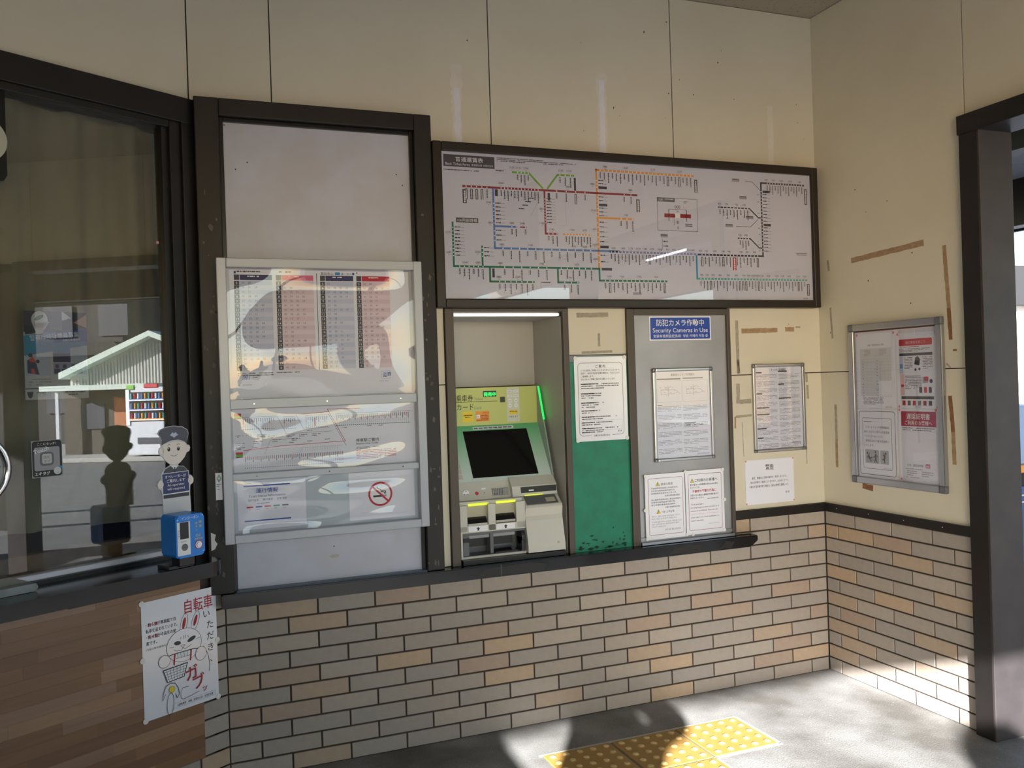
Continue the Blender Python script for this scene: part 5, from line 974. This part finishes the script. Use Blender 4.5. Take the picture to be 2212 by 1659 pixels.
P.disc(M_face, -.264, 1.204, .011, 6, ry=.013, name='hand'); P.disc(M_face, -.147, 1.208, .011, 6, ry=.014, name='hand')
for k in range(3): P.line(M_inkl, [(-.268, 1.211 - k * .006), (-.256, 1.210 - k * .006)], .0008, 7); P.line(M_inkl, [(-.154, 1.214 - k * .006), (-.143, 1.215 - k * .006)], .0008, 7)
P.rect(M_slate, -.254, 1.153, -.154, 1.166, 2, 'belt'); P.done()
bx_ = empty('intercom_box', FL, (-.215, .952, .2), 'bright blue intercom call box with a round silver button on the black counter', 'intercom')
g = G(); g.prism(rr(-.270, .952, -.160, 1.100, .012), .166, .260); bmesh.ops.bevel(g.bm, geom=[e for e in g.bm.edges if abs(e.verts[0].co.z - e.verts[1].co.z) < 1e-6], offset=.004, segments=2, affect='EDGES'); g.build('housing', mat('intercom_blue', (26, 132, 232), .3), bx_)
g = G(); g.box(-.2655, -.2165, .961, 1.077, .2600, .2612, bev=.0005); g.build('white_plate', M_wink, bx_)
g = G(); g.box(-.2555, -.2225, 1.018, 1.076, .2612, .2622, bev=.0005); g.build('camera_window', mat('camera_window_navy', (22, 22, 36), .15), bx_)
g = G(); g.cyl((-.239, .989), .0125, .2612, .2618, 20); sp2 = g.build('speaker', M_inkg, bx_)
for k in range(19):
    a = k * 2.4; r_ = .0026 * math.sqrt(k); g = G(); g.cyl((-.239 + r_ * math.cos(a), .989 + r_ * math.sin(a)), .0011, .2618, .2620, 6); sub(sp2, g.build('hole', M_ink, bx_))
g = G(); g.cyl((-.185, .990), .0150, .260, .2612, 24); g.build('button_surround', M_red, bx_); g = G(); g.cyl((-.185, .990), .0125, .2612, .2622, 24); g.build('button_ring', M_wink, bx_); g = G(); g.cyl((-.185, .990), .0095, .2622, .2665, 24, r2=.0085); g.build('call_button', M_chrome, bx_)
for u, v in ((-.263, 1.085), (-.168, 1.092), (-.168, .966), (-.262, .966)): g = G(); g.cyl((u, v), .0018, .260, .2615, 8); g.build('screw', M_chrome, bx_)
P = Print(bx_, .2604); P.text(M_wink, 'インターホン', -.215, 1.084, .0125, 'c', 1, width=.066); P.text(M_blue, 'カメラ', -.2645, 1.0, .001, 'l', 1)
P.vtext(M_yel, '呼出', -.176, 1.064, .0115, 1, 1.15, True); P.vtext(M_yel, 'ボタン', -.192, 1.062, .0100, 1, 1.15, True); P.text(M_yel, 'Call', -.186, 1.019, .012, 'c', 1); P.text(M_yel, 'button', -.184, 1.008, .012, 'c', 1, width=.030); P.done()
P = Print(bx_, .2613); P.vtext(M_blue, 'カメラ', -.2605, 1.044, .0080, 1, 1.1); P.text(M_blue, 'Camera', -.243, 1.0075, .007, 'c', 1); P.done()
g = G(); g.box(-.245, -.185, .918, .952, .185, .235, bev=.002); g.box(-.262, -.165, .904, .918, .12, .195, bev=.002); g.build('clamp_bracket', M_black, bx_)

# bicycle poster on the wood cladding
ob, P = sheet('bicycle_theft_poster', 'white hand-drawn poster of a cross rabbit on a bicycle stuck on the wood cladding', 'poster', FL, -.290, .350, .0135, .777, .0485, M_lam, .0012)
tabs(ob, [(-.288, .774), (-.290, .57), (-.286, .353), (.012, .774), (.0135, .57), (.010, .353)], .0497, .0105, FL)
U = lambda x: -.290 + .3035 * x; Vv = lambda y: .350 + .427 * y
M_pr = mat('poster_crimson', (178, 30, 48), .5)
P.text(M_pr, '自転車', U(.56), Vv(.83), .056, 'l', 2, width=.118, bold=True)
for k, ch in enumerate('いただき、'): P.text(M_ink if k < 4 else M_ink, ch, U(.905) if k else U(.86), Vv(.745) - k * .043, .034, 'c', 2)
for k in range(6): P.disc(M_slate, U(.90), Vv(.29) - k * .008 + .05, .0010, 2)
for k, (t, m_) in enumerate((('・約６割が無施錠で自', M_ink), ('転車を盗まれています。', M_ink), ('・約４割が中高生の被', M_ink), ('害です。', M_ink))): P.text(m_, t, U(.05), Vv(.79) - k * .022, .0150, 'l', 2, width=(.118, .124, .118, .042)[k], bold=True)
P.text(M_pr, '約６割', U(.08), Vv(.79), .0150, 'l', 3, width=.036, bold=True); P.text(M_pr, '約４割', U(.08), Vv(.79) - .044, .0150, 'l', 3, width=.036, bold=True); P.text(M_slate, '（令和５年中津市内）', U(.05), Vv(.79) - .086, .0090, 'l', 2)
def ell(x, y, rx, ry, rot=0, n=28): return [(U(x) + (rx * math.cos(a) * math.cos(rot) - ry * math.sin(a) * math.sin(rot)) * .3035, Vv(y) + (rx * math.cos(a) * math.sin(rot) + ry * math.sin(a) * math.cos(rot)) * .3035) for a in [2 * PI * k / n for k in range(n)]]
L_ = lambda pts, wd=.0016, m_=M_ink, l=4: P.line(m_, [(U(x), Vv(y)) for x, y in pts], wd, l)
for x, r_ in ((.545, -.25), (.70, -.35)):
    P.line(M_ink, ell(x, .735, .045, .125, r_), .0014, 2, closed=True); P.poly(M_pr, ell(x + .003, .742, .020, .070, r_), 3)
P.poly(M_lam, ell(.54, .555, .235, .20), 3); P.line(M_ink, ell(.54, .555, .235, .20), .0014, 4, closed=True)
P.poly(M_slate, ell(.45, .585, .045, .025, -.15), 5); P.poly(M_slate, ell(.64, .590, .060, .025, .35), 5)
L_([(.50, .63), (.49, .61)]); L_([(.53, .64), (.53, .61)]); L_([(.56, .64), (.565, .61)]); L_([(.59, .63), (.60, .61)])
L_([(.49, .555), (.52, .56), (.55, .555), (.52, .535), (.49, .555)], .0012, M_ink, 5); L_([(.52, .535), (.50, .515), (.44, .52), (.40, .53)], .0014, M_ink, 5); L_([(.52, .535), (.55, .52), (.60, .53), (.64, .545)], .0014, M_ink, 5)
L_([(.34, .565), (.40, .56)], .0012, M_inkg, 5); L_([(.70, .575), (.76, .585)], .0012, M_inkg, 5)
P.poly(M_wink, [(U(.38), Vv(.50)), (U(.66), Vv(.50)), (U(.64), Vv(.455)), (U(.42), Vv(.455))], 5); L_([(.24, .485), (.38, .50), (.66, .50), (.82, .475)], .003, M_slate, 6); L_([(.42, .455), (.64, .455)], .0014, M_ink, 6)
for k in range(5): L_([(.44 + k * .045, .50), (.45 + k * .043, .457)], .0012, M_ink, 6)
for x in (.40, .62): P.poly(M_pr, [(U(x), Vv(.50)), (U(x + .02), Vv(.50)), (U(x + .005), Vv(.405)), (U(x - .012), Vv(.405))], 6)
P.poly(M_lam, ell(.27, .46, .075, .075), 7); P.line(M_ink, ell(.27, .46, .075, .075), .0014, 8, closed=True); P.poly(M_lam, ell(.76, .44, .075, .085), 7); P.line(M_ink, ell(.76, .44, .075, .085), .0014, 8, closed=True)
L_([(.80, .50), (.86, .42), (.885, .32), (.87, .26)]); P.poly(M_wink, [(U(.25), Vv(.385)), (U(.57), Vv(.395)), (U(.52), Vv(.285)), (U(.30), Vv(.275))], 8); L_([(.25, .385), (.57, .395), (.52, .285), (.30, .275), (.25, .385)], .003, M_ink, 9)
for k in range(6): L_([(.29 + k * .046, .387), (.325 + k * .034, .278)], .0014, M_slate, 9)
for k in range(4): L_([(.262 + k * .010, .365 - k * .022), (.56 - k * .010, .374 - k * .022)], .0014, M_slate, 9)
L_([(.27, .18), (.23, .13), (.24, .19), (.28, .245), (.34, .262), (.40, .25), (.44, .20), (.45, .15), (.42, .12), (.40, .16)], .0022, M_ink, 9); P.line(M_ink, ell(.33, .085, .045, .13, -.08), .0018, 9, closed=True); P.disc(M_yel, U(.355), Vv(.205), .0115, 10); P.line(M_slate, [(U(.355) + .0115 * math.cos(a), Vv(.205) + .0115 * math.sin(a)) for a in [2 * PI * k / 20 for k in range(20)]], .0008, 11, closed=True)
L_([(.58, .185), (.50, .19), (.47, .155), (.47, .105), (.50, .09), (.62, .10), (.72, .115)], .0014, M_ink, 9)
P.text(M_pr, 'ガ', U(.64), Vv(.245), .058, 'c', 10, bold=True, rot=.15); P.text(M_pr, 'ブ', U(.735), Vv(.150), .058, 'c', 10, bold=True, rot=.15); P.text(M_pr, 'ッ', U(.80), Vv(.105), .028, 'c', 10, bold=True)
P.text(M_ink, '三重県警察　津署　犯罪抑止係　生活安全課', U(.42), Vv(.045), .0095, 'l', 4, width=.150); P.line(M_inkl, [(U(.38), Vv(.075)), (U(.95), Vv(.075)), (U(.95), Vv(.035)), (U(.38), Vv(.035))], .0008, 3, closed=True); P.done()

# ================================================================== STREET SEEN IN THE REFLECTIONS AND THROUGH THE DOORWAY
M_side = mat('cream_siding', (196, 194, 188), .7); M_trimg = mat('pale_green_trim', (206, 218, 206), .6); M_brownw = mat('brown_wall', (88, 80, 72), .8); M_orw = mat('orange_wood', (176, 112, 74), .7)
sh = empty('gabled_shed', FF, (13, -9, 0), 'cream sided shed with a pale green gable edge reflected in the office window', 'building')
XS = 13.0
def yz(name, pts, x0, x1, m_, par):
    g = G(); a = g.verts([(x0, y, z) for y, z in pts]); b = g.verts([(x1, y, z) for y, z in pts]); n = len(pts); g.bm.faces.new(a); g.bm.faces.new(b[::-1])
    for i in range(n): g.bm.faces.new([a[(i + 1) % n], a[i], b[i], b[(i + 1) % n]])
    return g.build(name, m_, par)
yz('gable_wall', [(-11.25, 1.7), (-6.9, 1.7), (-6.9, 2.0), (-9.07, 2.86), (-11.25, 1.98)], XS + .25, XS + 5, M_side, sh)
for k in range(54):
    y = -11.2 + k * .08
    top = 2.86 - abs(y + 9.07) * (.88 / 2.18) - .12
    if top > 1.74 and k % 1 == 0: g = G(); g.box(XS + .225, XS + .25, y, y + .035, 1.72, top); g.build('siding_rib', M_side, sh)
yz('verge_board', [(-11.35, 1.90), (-9.07, 2.84), (-9.07, 2.97), (-11.35, 2.05)], XS - .05, XS + 5, M_trimg, sh); yz('verge_board', [(-9.07, 2.84), (-6.8, 1.92), (-6.8, 2.05), (-9.07, 2.97)], XS - .05, XS + 5, M_trimg, sh)
yz('canopy', [(-11.5, 1.62), (-8.9, 1.62), (-8.9, 1.74), (-11.5, 1.74)], XS - .55, XS + .3, M_trimg, sh)
yz('lower_wall', [(-11.4, 0), (-6.9, 0), (-6.9, 1.62), (-11.4, 1.62)], XS + .2, XS + 4.8, M_brownw, sh); yz('wood_door', [(-10.1, 0), (-9.2, 0), (-9.2, 1.35), (-10.1, 1.45)], XS + .15, XS + .2, M_orw, sh)
yz('drain_pipe', [(-11.42, 0), (-11.34, 0), (-11.34, 1.62), (-11.42, 1.62)], XS - .1, XS - .02, M_white, sh); yz('window_sash', [(-10.95, .7), (-10.35, .7), (-10.35, 1.3), (-10.95, 1.3)], XS + .16, XS + .2, M_slate, sh)
hs = empty('grey_house', FF, (17, -13, 0), 'dark grey two-storey house behind the shed in the window reflection', 'building')
yz('wall', [(-17.5, 0), (-12.4, 0), (-12.4, 4.6), (-17.5, 4.6)], 17.5, 22, mat('house_grey', (66, 62, 62), .8), hs); yz('roof', [(-18, 4.5), (-12.1, 4.5), (-12.9, 5.6), (-17, 5.6)], 17, 22.5, mat('roof_dark', (48, 45, 43), .8), hs)
yz('roof', [(-17.8, 2.6), (-11.5, 2.6), (-11.9, 2.95), (-17.6, 3.0)], 16.2, 17.6, MATS['roof_dark'], hs)
for y in (-16.5, -14.8, -13.1):
    for z in (1.0, 3.2): yz('window_pane', [(y, z), (y + .9, z), (y + .9, z + .9), (y, z + .9)], 17.44, 17.5, M_slate, hs)
g = G(); g.box(12.0, 40, -30, -5, -.002, .10, bev=.02); tag(g.build('pavement', mat('kerb_pale', (176, 174, 168), .85), None, FF, (12, -15, 0)), kind='structure')
vm = empty('vending_machine', FF, (12.3, -8.7, .10), 'white drinks vending machine with blue shelves reflected in the office window', 'vending machine')
VF = Matrix.Translation((12.15, -8.72, .1)) @ Matrix.Rotation(.12, 4, 'Z')
vm.matrix_world = VF; ORG[vm.name] = Vector((0, 0, 0))      # local: -x is the front
def vb(name, m_, x0, x1, y0, y1, z0, z1, bev=.0): g = G(); g.box(x0, x1, y0, y1, z0, z1, bev=bev); return g.build(name, m_, vm)
vb('cabinet', M_white, 0, .65, -.52, .52, .03, 1.55, .02); vb('display_recess', M_black, -.004, .0, -.42, .48, .78, 1.44)
for z, m_ in ((.80, M_org), (1.02, M_blue), (1.24, M_skyb)):
    vb('shelf', m_, -.03, 0, -.42, .48, z, z + .05); vb('price_rail', M_wink, -.034, -.03, -.42, .48, z + .005, z + .03)
    for k in range(10): g = G(); g.cyl((-.015, -.37 + k * .09), .028, z + .05, z + .17, 10); g.build('can', (M_skyb, M_org, M_teal, M_red, M_wink)[(k + int(z * 10)) % 5], vm)
vb('side_column', M_wink, -.02, 0, -.52, -.43, .70, 1.5); vb('coin_panel', M_tabg, -.015, 0, .15, .45, .50, .72); vb('delivery_slot', M_slate, -.015, 0, -.25, .40, .28, .42); vb('top_sign', M_red, -.02, .02, -.05, .30, 1.53, 1.62, .01); vb('top_sign', M_lgrn, -.02, .02, -.50, -.30, 1.50, 1.60, .01)
# canopy over the forecourt
cn = empty('forecourt_canopy', FF, (1.6, -2, 2.7), 'pale boarded canopy with dark beams outside the doorway', 'canopy')
M_soff = mat('soffit_grey', (150, 150, 156), .8)
def fb_(name, m_, *b, bev=0): g = G(); g.box(*b, bev=bev); return g.build(name, m_, cn)
for k in range(16): fb_('soffit_panel', M_soff, .165, 3.25, -9 + k * .9 + .004, -9 + (k + 1) * .9 - .004, 2.96, 2.99)
fb_('roof', M_dark, .165, 3.3, -9, 5.4, 2.99, 3.1); fb_('beam', M_dark, 1.45, 1.60, -9, 5.4, 2.76, 2.96); fb_('beam', M_dark, 3.02, 3.16, -9, 5.4, 2.60, 2.96); fb_('gutter', M_alud, 3.16, 3.28, -9, 5.4, 2.66, 2.76); fb_('fascia', mat('canopy_blue_black', (36, 38, 52), .5), 3.28, 3.32, -9, 5.4, 2.60, 2.90)
for y in (-8.5, -5.4, 1.6, 5.0): fb_('post', M_dark, 3.0, 3.14, y, y + .14, 0, 2.7)
for i, (x, y0, y1) in enumerate(((2.45, -3.75, -2.85), (2.2, -5.6, -4.7))):
    l_ = empty('fluorescent_lamp', FF, (x, (y0 + y1) / 2, 2.93), ('long fluorescent lamp under the canopy mirrored in the office window', 'long fluorescent lamp under the canopy mirrored in the fare map cover')[i], 'lamp')
    g = G(); g.box(x - .06, x + .06, y0, y1, 2.925, 2.96); g.build('fitting', M_white, l_); g = G(); g.cyl((x, 2.905), .016, y0 + .03, y1 - .03, 12, 1); g.build('tube', mat('fluorescent_glow', (245, 246, 250), .3, emit=7), l_)
# things glimpsed past the door post
gt = empty('ticket_gate', FF, (2.5, 1.0, 0), 'pale blue cabinet with an orange band glimpsed past the door post', 'cabinet')
def gb(name, m_, *b, bev=.01): g = G(); g.box(*b, bev=bev); return g.build(name, m_, gt)
gb('body', mat('gate_blue', (52, 92, 160), .4), 2.3, 3.1, 1.1, 1.7, 0, .62); gb('upper_body', mat('gate_pale', (150, 176, 214), .4), 2.32, 3.08, 1.12, 1.68, .78, 1.22); gb('band', M_org, 2.28, 3.12, 1.08, 1.72, .72, .78); gb('black_band', M_black, 2.33, 3.07, 1.13, 1.67, .60, .72); gb('display', M_wink, 2.30, 2.50, 1.09, 1.14, 1.08, 1.20)  # black band sits between the lower and upper body
for z in (.50, .55): gb('rail_line', M_tabg, 2.28, 3.12, 1.085, 1.10, z, z + .012, bev=.001)
fh = empty('far_house', FF, (24, 20, 0), 'white house with a grey tiled roof far beyond the doorway', 'building')
def hb(name, m_, *b): g = G(); g.box(*b); return g.build(name, m_, fh)
hb('wall', M_white, 20, 28, 15.4, 22, 0, 3.4); g = G(); a = g.verts([(19.4, 14.9, 3.3), (28.6, 14.9, 3.3), (28.6, 22.4, 3.3), (19.4, 22.4, 3.3), (21.5, 18.5, 5.0), (26.5, 18.5, 5.0)])
for q in ((0, 1, 5, 4), (1, 2, 5), (2, 3, 4, 5), (3, 0, 4), (0, 3, 2, 1)): g.bm.faces.new([a[i] for i in q])
g.build('roof', MATS['roof_dark'], fh)
for k in range(3): hb('window_pane', M_skyb, 19.94, 20, 16 + k * 1.8, 17 + k * 1.8, 1.2, 2.4)

# ================================================================== THE PHOTOGRAPHER, STANDING BEHIND THE VIEWPOINT (casts the shadow on the floor)
def skinned(name, J, E, m_, parent, lvl=2, root=0):
    me = bpy.data.meshes.new(name); me.from_pydata([j[0] for j in J], E, []); ob = bpy.data.objects.new(name, me); C.objects.link(ob)
    ob.modifiers.new('s', 'SKIN'); sv = me.skin_vertices[0].data if me.skin_vertices else None
    if sv is None: return ob
    for i, j in enumerate(J): sv[i].radius = (j[1], j[2] if len(j) > 2 else j[1]); sv[i].use_root = (i == root)
    sb = ob.modifiers.new('d', 'SUBSURF'); sb.levels = lvl; sb.render_levels = lvl
    dg = bpy.context.evaluated_depsgraph_get(); dg.update(); nm = bpy.data.meshes.new_from_object(ob.evaluated_get(dg)); ob.modifiers.clear(); ob.data = nm; nm.materials.clear(); nm.materials.append(m_)
    for p in nm.polygons: p.use_smooth = True
    ob.parent = parent; return ob
ph = empty('person', FF, (-3.16, -3.98, 0), 'person in dark jacket holding up a camera, seen as the long shadow on the floor', 'person')
ph.rotation_euler = (0, 0, -.25)
J = [((0, 0, .92), .135, .10), ((0, 0, 1.12), .125, .095), ((0, .0, 1.30), .15, .10), ((0, 0, 1.40), .12, .085), ((0, .01, 1.47), .085, .07), ((0, .03, 1.55), .072, .085), ((0, .03, 1.63), .070, .085),
     ((-.165, 0, 1.38), .066), ((-.215, .06, 1.12), .05), ((-.09, .27, 1.40), .036), ((-.055, .31, 1.45), .03), ((.165, 0, 1.37), .064), ((.33, .09, 1.37), .052), ((.14, .27, 1.41), .038), ((.075, .31, 1.45), .03),
     ((-.09, 0, .84), .095), ((-.10, .02, .48), .062), ((-.105, -.01, .10), .045), ((-.11, .12, .035), .035), ((.09, 0, .84), .095), ((.10, .02, .48), .062), ((.105, -.01, .10), .045), ((.11, .12, .035), .035)]
E_ = [(0, 1), (1, 2), (2, 3), (3, 4), (4, 5), (5, 6), (2, 7), (7, 8), (8, 9), (9, 10), (2, 11), (11, 12), (12, 13), (13, 14), (0, 15), (15, 16), (16, 17), (17, 18), (0, 19), (19, 20), (20, 21), (21, 22)]
skinned('body', J, E_, mat('dark_jacket', (44, 46, 54), .8), ph)
def fingers(sx):
    for k in range(5):
        if k < 4: b = Vector((sx * .055, .315, 1.445 + .0 + k * .018)); pts = [b, b + Vector((-sx * .012, .028, .004)), b + Vector((-sx * .030, .034, .004)), b + Vector((-sx * (.046 + .004 * (k in (1, 2))), .028, .002))]
        else: b = Vector((sx * .050, .300, 1.440)); pts = [b, b + Vector((-sx * .018, .004, .014)), b + Vector((-sx * .034, .010, .020))]
        skinned('finger' if k < 4 else 'thumb', [(tuple(p), .0085 if k < 4 else .010) for p in pts], [(i, i + 1) for i in range(len(pts) - 1)], M_skin, ph, 1)
fingers(1); fingers(-1)
g = G(); ORG['person'] = Vector((0, 0, 0))
hd = skinned('head', [((0, .035, 1.50), .058, .06), ((0, .045, 1.57), .078, .092), ((0, .04, 1.65), .070, .085)], [(0, 1), (1, 2)], M_skin, ph)
skinned('hair', [((0, .0, 1.58), .078, .075), ((0, .005, 1.66), .078, .092), ((0, .02, 1.70), .055, .07)], [(0, 1), (1, 2)], mat('hair_black', (24, 22, 22), .6), ph)
for sx in (-1, 1):
    skinned('ear', [((sx * .078, .03, 1.56), .010, .018), ((sx * .080, .03, 1.59), .010, .020)], [(0, 1)], M_skin, ph, 1); g = G(); g.cyl((sx * .030, 1.575), .009, -.134, -.128, 12); e_ = G.build(g, 'eye', M_ink, None, FB, (0, 0, 0)); e_.matrix_world = Matrix.Identity(4); e_.parent = ph; e_.rotation_euler = (PI / 2, 0, 0); e_.location = (0, 0, 0)
skinned('nose', [((0, .125, 1.575), .008), ((0, .140, 1.548), .012)], [(0, 1)], M_skin, ph, 1); skinned('mouth', [((-.020, .125, 1.518), .005), ((.020, .125, 1.518), .005)], [(0, 1)], mat('lips', (160, 100, 92), .5), ph, 1)
for sx in (-1, 1): skinned('trouser_leg', [((sx * .09, 0, .86), .100), ((sx * .10, .02, .48), .074), ((sx * .105, -.01, .11), .062)], [(0, 1), (1, 2)], mat('dark_trousers', (36, 38, 48), .85), ph); skinned('shoe', [((sx * .107, -.03, .045), .043), ((sx * .112, .14, .036), .038)], [(0, 1)], M_black, ph, 1)
cmr = empty('compact_camera', FF, (-3.13, -3.64, 1.53), 'small dark compact camera held up by the photographer', 'camera'); cmr.rotation_euler = (0, 0, -.37)
ORG['compact_camera'] = Vector((0, 0, 0))
g = G(); g.box(-.050, .050, -.028, -.004, -.03, .03, bev=.004); g.build('body', M_black, cmr); g = G(); g.cyl((0, 0), .022, -.004, .006, 20, 1); g.build('lens_barrel', M_alud, cmr)
# unseen disc on a pole, added so that its head throws the round shadow at the foot of the door post
rs = empty('shadow_disc_stand', FF, (-2.47, -6.05, 0), 'unseen disc on a thin pole, added to cast the round shadow by the post foot', 'sign')
g = G(); g.cyl((-2.47, -6.05), .018, .03, 1.60, 14); g.build('pole', M_alud, rs)
g = G(); g.cyl((-2.47, -6.05), .20, 0, .05, 24, r2=.14); g.build('foot', M_dark, rs)
g = G(); g.cyl((-2.47, 1.72), .23, -6.055, -6.040, 28, 1); g.build('shadow_disc', M_white, rs)
g = G(); g.cyl((-2.47, 1.72), .19, -6.040, -6.038, 28, 1); g.build('disc_face', M_blue, rs)
